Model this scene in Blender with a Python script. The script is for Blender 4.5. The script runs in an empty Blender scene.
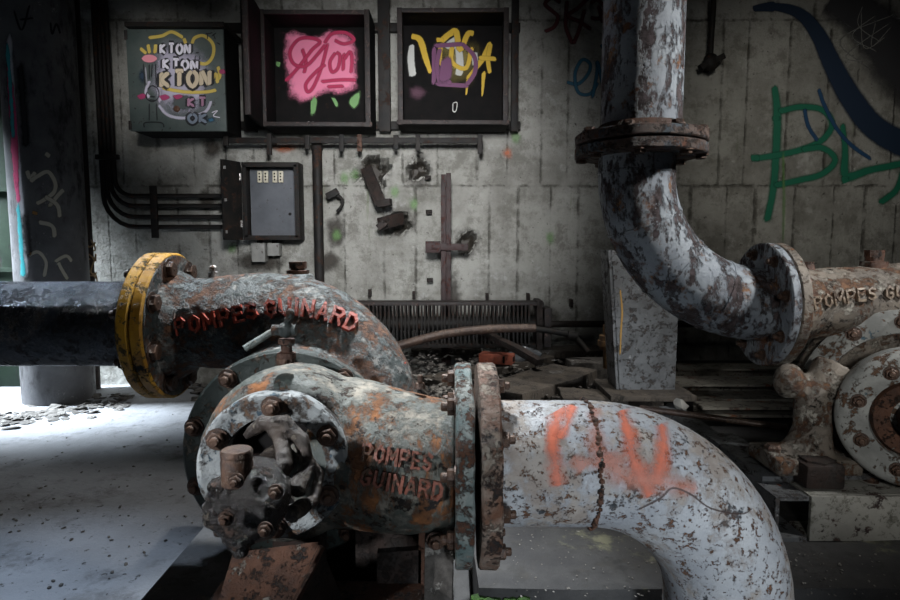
import bpy, bmesh, math, random
from mathutils import Vector, Matrix, noise
from mathutils.bvhtree import BVHTree
R = math.radians
random.seed(7)
sc = bpy.context.scene
col = sc.collection
# ------------------------------------------------------------------ camera
H = 1.10; PITCH = R(5.4); F = 600.0
cam = bpy.data.cameras.new('camera'); cam.lens = 24; cam.sensor_width = 36
co = bpy.data.objects.new('camera', cam); col.objects.link(co)
co.location = (0, 0, H); co.rotation_euler = (R(90) - PITCH, 0, 0)
sc.camera = co
CAM = Vector((0, 0, H))
cp, sp = math.cos(PITCH), math.sin(PITCH)
def ray(px, py):
    u = (px - 450) / F; v = (300 - py) / F
    return Vector((u, cp + v * sp, v * cp - sp))
def at(px, py, Y):
    d = ray(px, py); return CAM + d * (Y / d.y)
def onz(px, py, z):
    d = ray(px, py); return CAM + d * ((z - H) / d.z)
def S(n, Y):                       # size in metres of n pixels at depth Y
    return n * Y / F
WY = 4.6
# ------------------------------------------------------------------ materials
def new_mat(name):
    m = bpy.data.materials.new(name); m.use_nodes = True
    nt = m.node_tree; nt.nodes.clear()
    out = nt.nodes.new('ShaderNodeOutputMaterial')
    b = nt.nodes.new('ShaderNodeBsdfPrincipled')
    nt.links.new(b.outputs[0], out.inputs[0])
    return m, nt, b, out
def nd(nt, t, **k):
    n = nt.nodes.new(t)
    for a, v in k.items():
        if a in n.inputs: n.inputs[a].default_value = v
        else: setattr(n, a, v)
    return n
def rgba(c): return (c[0], c[1], c[2], 1)
def layered(name, base, layers=(), rough=.6, metal=0, bump=.4, fine=60, spec=.5, dist=.01, lump=0, coat=0):
    """base = (colour, colour2, scale); each layer = (colour, colour2, scale, threshold, softness, z stretch[, relief])"""
    m, nt, b, out = new_mat(name); L = nt.links
    tc = nd(nt, 'ShaderNodeTexCoord')
    def nz(scale, detail=8, rgh=.6, st=1, seed=0):
        mp = nd(nt, 'ShaderNodeMapping'); mp.inputs['Scale'].default_value = (1, 1, st); mp.inputs['Location'].default_value = (seed*3.1, seed*1.7, seed*2.3)
        L.new(tc.outputs['Object'], mp.inputs[0])
        n = nd(nt, 'ShaderNodeTexNoise'); n.inputs['Scale'].default_value = scale; n.inputs['Detail'].default_value = detail; n.inputs['Roughness'].default_value = rgh
        L.new(mp.outputs[0], n.inputs['Vector']); return n.outputs['Fac']
    def ramp(src, lo, hi):
        r = nd(nt, 'ShaderNodeMapRange'); r.inputs['From Min'].default_value = lo; r.inputs['From Max'].default_value = hi
        r.interpolation_type = 'SMOOTHSTEP'
        L.new(src, r.inputs['Value']); return r.outputs['Result']
    def mix(fac, a, c):
        x = nd(nt, 'ShaderNodeMix', data_type='RGBA')
        L.new(fac, x.inputs[0])
        for i, v in ((6, a), (7, c)):
            if isinstance(v, tuple): x.inputs[i].default_value = rgba(v)
            else: L.new(v, x.inputs[i])
        return x.outputs[2]
    cur = mix(ramp(nz(base[2]), .35, .65), base[0], base[1])
    h = None
    hn = nd(nt, 'ShaderNodeMath', operation='MULTIPLY'); L.new(nz(fine, 10, .75), hn.inputs[0]); hn.inputs[1].default_value = .5
    h = hn.outputs[0]
    if lump:
        ln = nd(nt, 'ShaderNodeMath', operation='MULTIPLY_ADD'); L.new(nz(9, 4, .5, 1, 9), ln.inputs[0]); ln.inputs[1].default_value = lump; L.new(h, ln.inputs[2]); h = ln.outputs[0]
    rv = None
    for i, ly in enumerate(layers):
        c1, c2, s, th, soft, st = ly[:6]; rel = ly[6] if len(ly) > 6 else -.35
        n2 = nd(nt, 'ShaderNodeMath', operation='MULTIPLY_ADD'); L.new(nz(s * 4.3, 8, .7, st, i + 11), n2.inputs[0]); n2.inputs[1].default_value = .55; n2.inputs[2].default_value = -.275
        n3 = nd(nt, 'ShaderNodeMath', operation='ADD'); L.new(nz(s, 10, .7, st, i + 1), n3.inputs[0]); L.new(n2.outputs[0], n3.inputs[1])
        mk = ramp(n3.outputs[0], th - soft, th + soft)
        cc = mix(ramp(nz(s * 2.7, 6, .6, 1, i + 5), .38, .62), c1, c2)
        cur = mix(mk, cur, cc)
        ma = nd(nt, 'ShaderNodeMath', operation='MULTIPLY_ADD'); L.new(mk, ma.inputs[0]); ma.inputs[1].default_value = rel; L.new(h, ma.inputs[2]); h = ma.outputs[0]
        rr = nd(nt, 'ShaderNodeMix'); L.new(mk, rr.inputs[0])
        if rv is None: rr.inputs[2].default_value = rough
        else: L.new(rv, rr.inputs[2])
        rr.inputs[3].default_value = .85; rv = rr.outputs[0]
    L.new(cur, b.inputs['Base Color'])
    if rv is None: b.inputs['Roughness'].default_value = rough
    else: L.new(rv, b.inputs['Roughness'])
    b.inputs['Metallic'].default_value = metal; b.inputs['Specular IOR Level'].default_value = spec
    b.inputs['Coat Weight'].default_value = coat; b.inputs['Coat Roughness'].default_value = .25
    bp = nd(nt, 'ShaderNodeBump'); bp.inputs['Strength'].default_value = bump; bp.inputs['Distance'].default_value = dist
    L.new(h, bp.inputs['Height']); L.new(bp.outputs[0], b.inputs['Normal'])
    return m
RUST1, RUST2, DK = (.105, .045, .024), (.05, .022, .013), (.012, .010, .010)
M = {}
M['black_pipe'] = layered('black_pipe', ((.008, .011, .018), (.028, .038, .055), 9), [((.10, .12, .14), (.05, .07, .09), 14, .64, .03, 1), ((.035, .018, .012), (.01, .008, .01), 18, .58, .05, 1, -.5)], rough=.25, bump=.9, fine=34, spec=.9, dist=.02, lump=1.5)
M['elbow_cast'] = layered('elbow_cast', ((.022, .033, .033), (.05, .065, .066), 5), [((.30, .29, .27), (.15, .17, .17), 12, .56, .05, 1), ((.155, .07, .035), (.065, .03, .018), 13, .52, .07, 1, -.6), ((.008, .008, .008), (.03, .015, .01), 22, .62, .03, 1, -.6)], rough=.42, bump=.9, fine=70, dist=.012, lump=.7, spec=.6)
M['casing_cast'] = layered('casing_cast', ((.030, .042, .038), (.10, .11, .095), 6), [((.31, .28, .23), (.19, .185, .16), 9, .545, .08, 1), ((.28, .11, .035), (.12, .05, .02), 7, .56, .05, .4, -.5), ((.012, .010, .009), (.04, .02, .01), 20, .60, .03, 1, -.6)], rough=.45, bump=.9, fine=60, dist=.010, lump=.7, spec=.6)
M['grey_ring'] = layered('grey_ring', ((.32, .345, .35), (.18, .20, .21), 14), [((.03, .06, .09), (.10, .14, .16), 14, .60, .02, 1), ((.13, .08, .05), (.05, .035, .03), 16, .56, .05, 1, -.5), (DK, (.04, .035, .03), 11, .60, .06, 1, -.3)], rough=.4, bump=.9, fine=60, dist=.010)
M['oily'] = layered('oily', ((.007, .006, .006), (.018, .015, .013), 14), [((.20, .17, .13), (.09, .07, .05), 20, .64, .03, 1), ((.07, .03, .015), (.02, .012, .01), 18, .57, .04, 1, .6)], rough=.22, bump=1, fine=45, dist=.018, lump=1.4, spec=.8)
M['yoke_grease'] = layered('yoke_grease', ((.07, .055, .045), (.025, .02, .018), 16), [((.25, .22, .18), (.14, .11, .09), 22, .6, .05, 1), (DK, DK, 20, .6, .04, 1)], rough=.35, bump=1, fine=60, dist=.01)
M['rust'] = layered('rust', (RUST1, RUST2, 20), [((.27, .25, .22), (.14, .12, .10), 26, .62, .03, 1), (DK, (.03, .018, .012), 30, .58, .04, 1, -.6)], rough=.6, bump=1, fine=90, dist=.010)
M['rust_dark'] = layered('rust_dark', ((.026, .013, .009), (.013, .009, .007), 14), [(DK, (.02, .015, .012), 22, .56, .06, 1, -.5)], rough=.65, bump=.8, fine=60)
M['yellow'] = layered('yellow', ((.62, .33, .02), (.42, .20, .02), 12), [((.06, .045, .02), (.16, .11, .02), 24, .575, .03, 1, -.7), ((.03, .02, .015), (.01, .01, .01), 9, .62, .03, 1, -.5)], rough=.45, bump=.8, fine=60, dist=.008)
M['suction'] = layered('suction', ((.46, .475, .49), (.31, .33, .36), 5), [((.25, .215, .19), (.33, .30, .27), 6, .52, .08, 1), ((.15, .07, .035), (.08, .04, .025), 42, .59, .03, 1, -.8), ((.13, .06, .03), (.07, .04, .025), 17, .65, .02, 1, -.8), ((.04, .05, .06), (.09, .07, .06), 11, .635, .02, 1, -.6), ((.5, .2, .05), (.2, .07, .02), 8, .70, .03, .5, -.3)], rough=.33, bump=.8, fine=90, dist=.006, spec=.6)
M['flange_teal'] = layered('flange_teal', ((.10, .15, .15), (.28, .30, .28), 14), [(RUST1, RUST2, 16, .53, .04, 1, -.6), ((.4, .38, .33), (.25, .24, .22), 24, .62, .03, 1)], rough=.5, bump=1, fine=70, dist=.010)
M['flange_rust'] = layered('flange_rust', ((.13, .055, .028), (.26, .20, .16), 18), [((.33, .29, .24), (.22, .16, .12), 14, .57, .04, 1), (DK, RUST2, 22, .57, .04, 1, -.7)], rough=.6, bump=1, fine=70, dist=.012)
M['riser_flange'] = layered('riser_flange', ((.055, .035, .028), (.10, .06, .045), 16), [((.12, .15, .18), (.08, .10, .12), 9, .56, .05, 1), ((.26, .10, .05), (.13, .05, .03), 14, .60, .04, 1), (DK, RUST2, 22, .56, .05, 1, -.7)], rough=.5, bump=1, fine=70, dist=.012)
M['riser'] = layered('riser', ((.30, .34, .38), (.20, .23, .27), 5), [((.13, .05, .028), (.26, .13, .06), 7, .60, .06, 1, -.4), ((.03, .02, .02), (.09, .07, .075), 15, .53, .05, .5, -.8), ((.45, .47, .5), (.3, .33, .38), 18, .64, .02, 1)], rough=.42, bump=1, fine=70, dist=.010, lump=.5)
M['pump_grey'] = layered('pump_grey', ((.22, .19, .155), (.12, .105, .09), 7), [((.36, .35, .31), (.25, .23, .20), 16, .56, .05, 1), ((.16, .08, .04), (.08, .04, .025), 12, .55, .05, 1, -.5), (DK, (.04, .03, .02), 24, .62, .03, 1, -.6)], rough=.5, bump=1, fine=70, dist=.010, lump=.6)
M['cover_grey'] = layered('cover_grey', ((.33, .345, .335), (.19, .20, .195), 10), [((.13, .07, .04), (.06, .035, .02), 16, .56, .03, 1, -.5), ((.06, .12, .16), (.1, .15, .18), 14, .64, .02, 1)], rough=.45, bump=.8, fine=80, dist=.008)
M['iron_bolt'] = layered('iron_bolt', ((.10, .055, .035), (.04, .025, .02), 60), [((.28, .24, .2), (.2, .17, .14), 80, .62, .04, 1)], rough=.4, metal=.3, bump=.8, fine=200, dist=.004)
M['steel_bolt'] = layered('steel_bolt', ((.5, .5, .5), (.3, .28, .26), 60), [((.12, .07, .04), (.06, .03, .02), 70, .58, .04, 1)], rough=.35, metal=.5, bump=.5, fine=150, dist=.004)
M['letter_red'] = layered('letter_red', ((.36, .055, .03), (.22, .035, .02), 40), [((.05, .02, .015), (.015, .01, .01), 50, .57, .04, 1)], rough=.5, bump=.7, fine=120, dist=.004)
M['letter_dull'] = layered('letter_dull', ((.22, .075, .05), (.16, .05, .03), 40), [((.03, .02, .015), (.10, .06, .04), 45, .54, .04, 1)], rough=.5, bump=.7, fine=120, dist=.004)
M['letter_grey'] = layered('letter_grey', ((.24, .19, .14), (.14, .10, .07), 40), [((.03, .02, .015), (.06, .04, .03), 45, .56, .04, 1)], rough=.5, bump=.7, fine=120, dist=.004)
M['dark_metal'] = layered('dark_metal', ((.009, .009, .009), (.017, .014, .012), 12), [((.055, .026, .016), (.025, .015, .012), 14, .60, .04, 1)], rough=.6, spec=.25, bump=.5, fine=50)
M['inner_black'] = layered('inner_black', ((.004, .004, .004), (.007, .006, .006), 12), [((.03, .014, .010), (.012, .008, .007), 12, .66, .04, 1)], rough=.8, spec=.15, bump=.4, fine=50)
M['box_rim'] = layered('box_rim', ((.022, .013, .011), (.010, .008, .008), 14), [((.11, .08, .07), (.07, .04, .035), 22, .60, .03, 1)], rough=.6, bump=.7, fine=60)
M['green_door'] = layered('green_door', ((.060, .082, .078), (.085, .105, .10), 7), [((.02, .02, .02), (.04, .03, .025), 18, .64, .04, 1)], rough=.5, bump=.3, fine=60)
M['panel_inner'] = layered('panel_inner', ((.12, .128, .145), (.08, .088, .10), 4), [((.04, .035, .03), (.06, .05, .05), 12, .66, .05, 1)], rough=.35, bump=.3, fine=60)
M['ceramic'] = layered('ceramic', ((.62, .58, .46), (.5, .46, .36), 30), rough=.35, bump=.2)
M['pale_box'] = layered('pale_box', ((.27, .27, .25), (.2, .2, .19), 14), [((.06, .05, .04), (.1, .08, .06), 20, .62, .04, 1)], rough=.6, bump=.4)
M['support'] = layered('support', ((.15, .16, .17), (.09, .095, .10), 8), [((.03, .03, .032), (.06, .05, .045), 20, .56, .05, 1, -.4), ((.3, .31, .32), (.2, .21, .22), 30, .64, .03, 1)], rough=.4, bump=.9, fine=60, dist=.008)
M['wood'] = layered('wood', ((.085, .070, .055), (.05, .042, .035), 10), [((.02, .018, .015), (.03, .025, .02), 16, .58, .06, .3, -.3), ((.16, .14, .12), (.1, .09, .08), 26, .63, .05, 1)], rough=.8, bump=.7, fine=50)
M['beam'] = layered('beam', ((.20, .19, .16), (.13, .12, .10), 8), [((.14, .05, .02), (.05, .025, .015), 9, .60, .04, 1, -.4), ((.03, .028, .025), (.05, .04, .035), 18, .59, .05, 1)], rough=.6, bump=.6, fine=60)
M['brick'] = layered('brick', ((.27, .065, .032), (.19, .05, .03), 30), [((.35, .28, .22), (.2, .15, .1), 40, .66, .03, 1)], rough=.85, bump=.8, fine=120)
M['rubble'] = layered('rubble', ((.12, .11, .10), (.05, .045, .04), 30), [((.30, .29, .27), (.2, .19, .17), 18, .60, .03, 1)], rough=.85, bump=.8, fine=90)
M['debris_pale'] = layered('debris_pale', ((.26, .25, .23), (.12, .11, .10), 22), rough=.9, bump=.8, fine=90)
M['moss'] = layered('moss', ((.03, .085, .008), (.014, .04, .006), 60), rough=.9, bump=1, fine=150)
M['plastic'] = layered('plastic', ((.08, .085, .09), (.14, .15, .16), 18), rough=.12, bump=.9, fine=24, spec=.9)
M['cord'] = layered('cord', ((.30, .20, .09), (.2, .12, .06), 30), rough=.6, bump=.3)
M['copper'] = layered('copper', ((.085, .055, .042), (.05, .035, .03), 20), [((.17, .14, .12), (.2, .14, .1), 30, .6, .05, 1)], rough=.4, bump=.3, metal=.3)

def mat_wall():
    m, nt, b, out = new_mat('board_marked_concrete'); L = nt.links
    tc = nd(nt, 'ShaderNodeTexCoord'); sx = nd(nt, 'ShaderNodeSeparateXYZ'); L.new(tc.outputs['Object'], sx.inputs[0])
    def mth(op, a, c=None, d=None):
        n = nd(nt, 'ShaderNodeMath', operation=op)
        for i, v in enumerate((a, c, d)):
            if v is None: continue
            if isinstance(v, (int, float)): n.inputs[i].default_value = v
            else: L.new(v, n.inputs[i])
        return n.outputs[0]
    def nz(s, d=8, r=.6, v=None):
        n = nd(nt, 'ShaderNodeTexNoise'); n.inputs['Scale'].default_value = s; n.inputs['Detail'].default_value = d; n.inputs['Roughness'].default_value = r
        L.new(v or tc.outputs['Object'], n.inputs['Vector']); return n.outputs['Fac']
    def mr(src, a, c, t0=0, t1=1):
        n = nd(nt, 'ShaderNodeMapRange', interpolation_type='SMOOTHSTEP'); L.new(src, n.inputs['Value'])
        for k, v in (('From Min', a), ('From Max', c), ('To Min', t0), ('To Max', t1)): n.inputs[k].default_value = v
        return n.outputs[0]
    cx_ = nd(nt, 'ShaderNodeCombineXYZ'); L.new(sx.outputs['X'], cx_.inputs[0])
    jig = mth('ADD', mth('MULTIPLY', mth('SUBTRACT', nz(16, 6, .8), .5), .035), mth('MULTIPLY', mth('SUBTRACT', nz(1.6, 1, .5, cx_.outputs[0]), .5), .45))
    xs = mth('DIVIDE', mth('ADD', sx.outputs['X'], jig), .262)
    zs = mth('DIVIDE', mth('ADD', mth('ADD', sx.outputs['Z'], mth('MULTIPLY', mth('SUBTRACT', nz(9, 6, .8), .5), .05)), -.32), 1.21)
    row = mth('FLOOR', zs)
    xs = mth('ADD', xs, mth('MULTIPLY', row, .37))
    fx = mth('FRACT', xs); fz = mth('FRACT', zs)
    ex = mth('MULTIPLY', mth('MINIMUM', fx, mth('SUBTRACT', 1, fx)), .262)
    ez = mth('MULTIPLY', mth('MINIMUM', fz, mth('SUBTRACT', 1, fz)), 1.21)
    e = mth('MINIMUM', ex, ez)
    var = mr(nz(5, 6, .7), .42, .62, .08, 1)
    gl = mth('MULTIPLY', mr(e, .002, .015, 1, 0), var)
    cb = nd(nt, 'ShaderNodeCombineXYZ'); L.new(mth('FLOOR', xs), cb.inputs[0]); L.new(row, cb.inputs[1])
    wn = nd(nt, 'ShaderNodeTexWhiteNoise'); L.new(cb.outputs[0], wn.inputs['Vector'])
    def mix(f, a, c, blend='MIX'):
        x = nd(nt, 'ShaderNodeMix', data_type='RGBA', blend_type=blend)
        if isinstance(f, float): x.inputs[0].default_value = f
        else: L.new(f, x.inputs[0])
        for i, v in ((6, a), (7, c)):
            if isinstance(v, tuple): x.inputs[i].default_value = rgba(v)
            else: L.new(v, x.inputs[i])
        return x.outputs[2]
    c = mix(wn.outputs['Value'], (.33, .33, .30), (.38, .375, .345))
    c = mix(mr(nz(1.6, 8, .65), .42, .68), c, (.19, .185, .165))
    c = mix(mr(nz(9, 8, .7), .60, .72), c, (.46, .46, .43))
    c = mix(mr(nz(5, 10, .8), .47, .60, 0, .75), c, (.15, .145, .125))
    c = mix(mr(nz(3.1, 10, .75), .56, .66, 0, .8), c, (.42, .42, .40))
    c = mix(mr(nz(26, 6, .7), .61, .68), c, (.07, .065, .055))
    c = mix(gl, c, (.10, .095, .08))
    gm = nd(nt, 'ShaderNodeMapping'); gm.inputs['Scale'].default_value = (9, 9, 1.2); L.new(tc.outputs['Object'], gm.inputs[0])
    c = mix(mr(nz(1, 5, .6, gm.outputs[0]), .64, .74, 0, .5), c, (.11, .14, .06))
    L.new(c, b.inputs['Base Color']); b.inputs['Roughness'].default_value = .85
    h = mth('ADD', mth('MULTIPLY', gl, -1.2), mth('MULTIPLY', nz(30, 10, .7), .5))
    h = mth('ADD', h, mth('MULTIPLY', mr(nz(26, 6, .7), .66, .72), -.5))
    h = mth('ADD', h, mth('MULTIPLY', nz(7, 8, .7), 2.2))
    bp = nd(nt, 'ShaderNodeBump'); bp.inputs['Strength'].default_value = .8; bp.inputs['Distance'].default_value = .02
    L.new(h, bp.inputs['Height']); L.new(bp.outputs[0], b.inputs['Normal'])
    return m
M['wall'] = mat_wall()
M['floor'] = layered('floor_concrete', ((.30, .31, .33), (.21, .215, .225), 1.6), [((.14, .14, .145), (.2, .2, .2), 3.2, .60, .1, 1, -.1), ((.05, .048, .045), (.1, .09, .08), 22, .66, .02, 1, -.5), ((.42, .42, .42), (.36, .36, .36), 34, .76, .02, 1, .3)], rough=.55, bump=.8, fine=40, dist=.016, lump=.5)
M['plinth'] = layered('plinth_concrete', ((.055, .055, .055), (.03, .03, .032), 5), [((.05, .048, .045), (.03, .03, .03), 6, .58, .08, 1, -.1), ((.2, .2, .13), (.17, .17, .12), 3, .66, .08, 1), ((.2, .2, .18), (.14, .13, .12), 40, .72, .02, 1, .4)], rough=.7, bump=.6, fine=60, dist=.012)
M['column'] = layered('column_paint', ((.15, .15, .155), (.085, .085, .09), 3), [((.03, .03, .032), (.05, .045, .045), 5, .60, .1, .4), ((.3, .3, .29), (.2, .2, .2), 16, .67, .03, 1)], rough=.55, bump=.5, fine=50)
M['green_wall'] = layered('green_wall', ((.03, .06, .035), (.02, .04, .025), 6), [((.05, .05, .04), (.03, .03, .03), 10, .6, .05, .4)], rough=.7, bump=.4)
M['ceiling'] = layered('ceiling_concrete', ((.1, .1, .1), (.07, .07, .07), 3), rough=.9)

def paint_mat(name, c, soft=.35, noise_amt=.25, maxa=.95, scale=25, thresh=None):
    """spray paint on a surface: opacity falls off towards the stroke's edge (uv.y runs across)"""
    m, nt, b, out = new_mat(name); L = nt.links
    uv = nd(nt, 'ShaderNodeUVMap'); uv.uv_map = 'UVMap'
    sx = nd(nt, 'ShaderNodeSeparateXYZ'); L.new(uv.outputs[0], sx.inputs[0])
    tc = nd(nt, 'ShaderNodeTexCoord')
    n = nd(nt, 'ShaderNodeTexNoise'); n.inputs['Scale'].default_value = scale; n.inputs['Detail'].default_value = 6; n.inputs['Roughness'].default_value = .7
    L.new(tc.outputs['Object'], n.inputs['Vector'])
    a = nd(nt, 'ShaderNodeMath', operation='MULTIPLY_ADD'); L.new(n.outputs['Fac'], a.inputs[0]); a.inputs[1].default_value = noise_amt * 2; a.inputs[2].default_value = -noise_amt
    s = nd(nt, 'ShaderNodeMath', operation='ADD'); L.new(sx.outputs['Y'], s.inputs[0]); L.new(a.outputs[0], s.inputs[1])
    r = nd(nt, 'ShaderNodeMapRange', interpolation_type='SMOOTHSTEP'); L.new(s.outputs[0], r.inputs['Value'])
    t0 = .05 if thresh is None else thresh
    r.inputs['From Min'].default_value = t0; r.inputs['From Max'].default_value = t0 + soft; r.inputs['To Max'].default_value = maxa
    b.inputs['Base Color'].default_value = rgba(c); b.inputs['Roughness'].default_value = .6
    L.new(r.outputs[0], b.inputs['Alpha'])
    return m
PAINT = {}
def paint(c, **k):
    key = (c, tuple(sorted(k.items())))
    if key not in PAINT: PAINT[key] = paint_mat('spray_paint', c, **k)
    return PAINT[key]
# ------------------------------------------------------------------ mesh helpers
ORG = {}
def frame(d):
    d = d.normalized(); a = Vector((0, 0, 1)) if abs(d.z) < .9 else Vector((1, 0, 0))
    x = a.cross(d).normalized(); return x, d.cross(x)
def spline(pts, n=8):
    P = [Vector(p) for p in pts]
    if len(P) == 2: return [P[0]+(P[1]-P[0])*k/6 for k in range(7)]
    Q = [2*P[0]-P[1]] + P + [2*P[-1]-P[-2]]; o = []
    for i in range(1, len(Q)-2):
        for k in range(n):
            t = k/n; a, b, c, d = Q[i-1:i+3]
            o.append(.5*((2*b) + (c-a)*t + (2*a-5*b+4*c-d)*t*t + (3*b-a-3*c+d)*t**3))
    o.append(P[-1]); return o
def lerp_list(v, n):
    o = []
    for i in range(len(v)-1):
        for k in range(n): o.append(v[i] + (v[i+1]-v[i])*k/n)
    o.append(v[-1]); return o
class MB:
    def __init__(s): s.bm = bmesh.new()
    def box(s, c, size, rot=None, bevel=0):
        r = bmesh.ops.create_cube(s.bm, size=1)['verts']
        mt = Matrix.Translation(Vector(c)) @ (rot.to_4x4() if rot else Matrix()) @ Matrix.Diagonal((*size, 1))
        bmesh.ops.transform(s.bm, matrix=mt, verts=r)
        if bevel:
            es = list({e for v in r for e in v.link_edges})
            bmesh.ops.bevel(s.bm, geom=es, offset=bevel, segments=2, affect='EDGES', profile=.6)
        return s
    def bar(s, p0, p1, w, h, up=(0, 0, 1), bevel=0):
        p0, p1 = Vector(p0), Vector(p1); d = (p1-p0); L = d.length; d.normalize()
        x = Vector(up).cross(d); x = x.normalized() if x.length > 1e-4 else Vector((1, 0, 0)); z = d.cross(x)
        rot = Matrix((x, d, z)).transposed()
        return s.box((p0+p1)/2, (w, L, h), rot, bevel)
    def tube(s, pts, rad, seg=24, cap=True, closed=False):
        pts = [Vector(p) for p in pts]; n = len(pts)
        if not isinstance(rad, (list, tuple)): rad = [rad]*n
        rings = []; x = None
        for i in range(n):
            d = (pts[min(i+1, n-1)] - pts[max(i-1, 0)]).normalized()
            if x is None: x, y = frame(d)
            else:
                x = (x - d*x.dot(d)).normalized(); y = d.cross(x)
            rings.append([s.bm.verts.new(pts[i] + (x*math.cos(a) + y*math.sin(a))*rad[i]) for a in (2*math.pi*k/seg for k in range(seg))])
        for i in range(n-1):
            for k in range(seg):
                s.bm.faces.new((rings[i][k], rings[i][(k+1) % seg], rings[i+1][(k+1) % seg], rings[i+1][k]))
        if cap:
            s.bm.faces.new(rings[0][::-1]); s.bm.faces.new(rings[-1])
        return s
    def lathe(s, c, d, prof, seg=48, cap=True):
        """prof = [(along axis, radius)...] solid of revolution"""
        c = Vector(c); d = Vector(d).normalized(); x, y = frame(d); rings = []
        for t, r in prof:
            rings.append([s.bm.verts.new(c + d*t + (x*math.cos(a)+y*math.sin(a))*max(r, 1e-4)) for a in (2*math.pi*k/seg for k in range(seg))])
        for i in range(len(prof)-1):
            for k in range(seg):
                s.bm.faces.new((rings[i][k], rings[i][(k+1) % seg], rings[i+1][(k+1) % seg], rings[i+1][k]))
        if cap: s.bm.faces.new(rings[0][::-1]); s.bm.faces.new(rings[-1])
        return s
    def disc(s, c, d, r, t, ri=0, bev=.004, seg=64):
        """flange disc centred on c, thickness t along d, bore ri"""
        h = t/2
        if ri: return s.lathe(c, d, [(-h, ri), (-h, r-bev), (-h+bev, r), (h-bev, r), (h, r-bev), (h, ri), (-h, ri)], seg, cap=False)
        return s.lathe(c, d, [(-h, r-bev), (-h+bev, r), (h-bev, r), (h, r-bev)], seg)
    def ball(s, c, r, scale=(1, 1, 1), sub=3):
        v = bmesh.ops.create_icosphere(s.bm, subdivisions=sub, radius=r)['verts']
        bmesh.ops.transform(s.bm, matrix=Matrix.Translation(Vector(c)) @ Matrix.Diagonal((*scale, 1)), verts=v); return s
    def prism(s, outline, off):
        """outline points extruded by the vector off"""
        a = [s.bm.verts.new(Vector(p)) for p in outline]; b = [s.bm.verts.new(Vector(p)+Vector(off)) for p in outline]; n = len(a)
        s.bm.faces.new(a); s.bm.faces.new(b[::-1])
        for i in range(n): s.bm.faces.new((a[i], b[i], b[(i+1) % n], a[(i+1) % n]))
        return s
    def chunk(s, c, size, seed=0):
        v = bmesh.ops.create_icosphere(s.bm, subdivisions=1, radius=.5)['verts']
        rr = random.Random(seed)
        rot = Matrix.Rotation(rr.uniform(0, 6.28), 3, (rr.uniform(-.3, .3), rr.uniform(-.3, .3), 1))
        for q in v: q.co = q.co * rr.uniform(.65, 1.2)
        bmesh.ops.transform(s.bm, matrix=Matrix.Translation(Vector(c)) @ rot.to_4x4() @ Matrix.Diagonal((*size, 1)), verts=v); return s
    def jitter(s, a, f=8):
        for v in s.bm.verts: v.co += noise.noise_vector(v.co*f)*a
        return s
    def build(s, name, mat, parent=None, loc=None, smooth=True, label=None, kind=None, cat=None, group=None, remesh=0, disp=0, ang=40):
        bm = s.bm
        bmesh.ops.recalc_face_normals(bm, faces=bm.faces)
        if parent is not None: o0 = ORG[parent]
        elif loc is not None: o0 = Vector(loc)
        else:
            xs = [v.co for v in bm.verts]
            o0 = Vector(((min(v.x for v in xs)+max(v.x for v in xs))/2, (min(v.y for v in xs)+max(v.y for v in xs))/2, min(v.z for v in xs)))
        for v in bm.verts: v.co -= o0
        me = bpy.data.meshes.new(name); bm.to_mesh(me); bm.free()
        me.materials.append(mat if not isinstance(mat, str) else M[mat])
        o = bpy.data.objects.new(name, me); col.objects.link(o)
        if parent is not None: o.parent = parent
        else: o.location = o0
        ORG[o] = o0
        if remesh:
            r = o.modifiers.new('remesh', 'REMESH'); r.mode = 'VOXEL'; r.voxel_size = remesh; r.use_smooth_shade = True
            q = o.modifiers.new('smooth', 'SMOOTH'); q.factor = .6; q.iterations = 8
        if disp:
            t = bpy.data.textures.new('cast_lumps', 'CLOUDS'); t.noise_scale = .035; t.noise_depth = 4
            dm = o.modifiers.new('lumps', 'DISPLACE'); dm.texture = t; dm.strength = disp; dm.mid_level = .5; dm.texture_coords = 'LOCAL'
        if smooth:
            me.polygons.foreach_set('use_smooth', [True]*len(me.polygons))
            if not remesh:
                me.set_sharp_from_angle(angle=R(ang))
        if label: o['label'] = label
        if kind: o['kind'] = kind
        if cat: o['category'] = cat
        if group: o['group'] = group
        return o
def thing(name, label, cat, loc, group=None):
    o = bpy.data.objects.new(name, None); col.objects.link(o); o.location = Vector(loc); o.empty_display_size = .1
    o['label'] = label; o['category'] = cat
    if group: o['group'] = group
    ORG[o] = Vector(loc); return o
def inst(me, name, parent, pos, d, spin=0, sc_=1):
    o = bpy.data.objects.new(name, me); col.objects.link(o); o.parent = parent
    o.location = Vector(pos) - ORG[parent]
    o.rotation_euler = (Vector(d).to_track_quat('Z', 'Y').to_matrix() @ Matrix.Rotation(spin, 3, 'Z')).to_euler()
    o.scale = (sc_,)*3
    return o
def bolt_mesh(name, mat, nut=.017, h=.016, stud=.009, sl=.012):
    b = MB()
    b.lathe((0, 0, 0), (0, 0, 1), [(-.001, nut*1.25), (.003, nut*1.25)], 24)
    b.lathe((0, 0, 0), (0, 0, 1), [(.003, nut*.96), (.005, nut), (h-.002, nut), (h, nut*.86)], 6)
    b.lathe((0, 0, 0), (0, 0, 1), [(h-.002, stud), (h+sl-.002, stud), (h+sl, stud*.75)], 12)
    bm = b.bm; me = bpy.data.meshes.new(name); bmesh.ops.recalc_face_normals(bm, faces=bm.faces); bm.to_mesh(me); bm.free()
    me.materials.append(M[mat]); return me
BOLT = bolt_mesh('hex_nut', 'iron_bolt'); BOLTS = bolt_mesh('steel_nut', 'steel_bolt', .014, .013, .008, .02)
HEAD = bolt_mesh('hex_head', 'iron_bolt', .019, .015, .004, .001)
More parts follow.
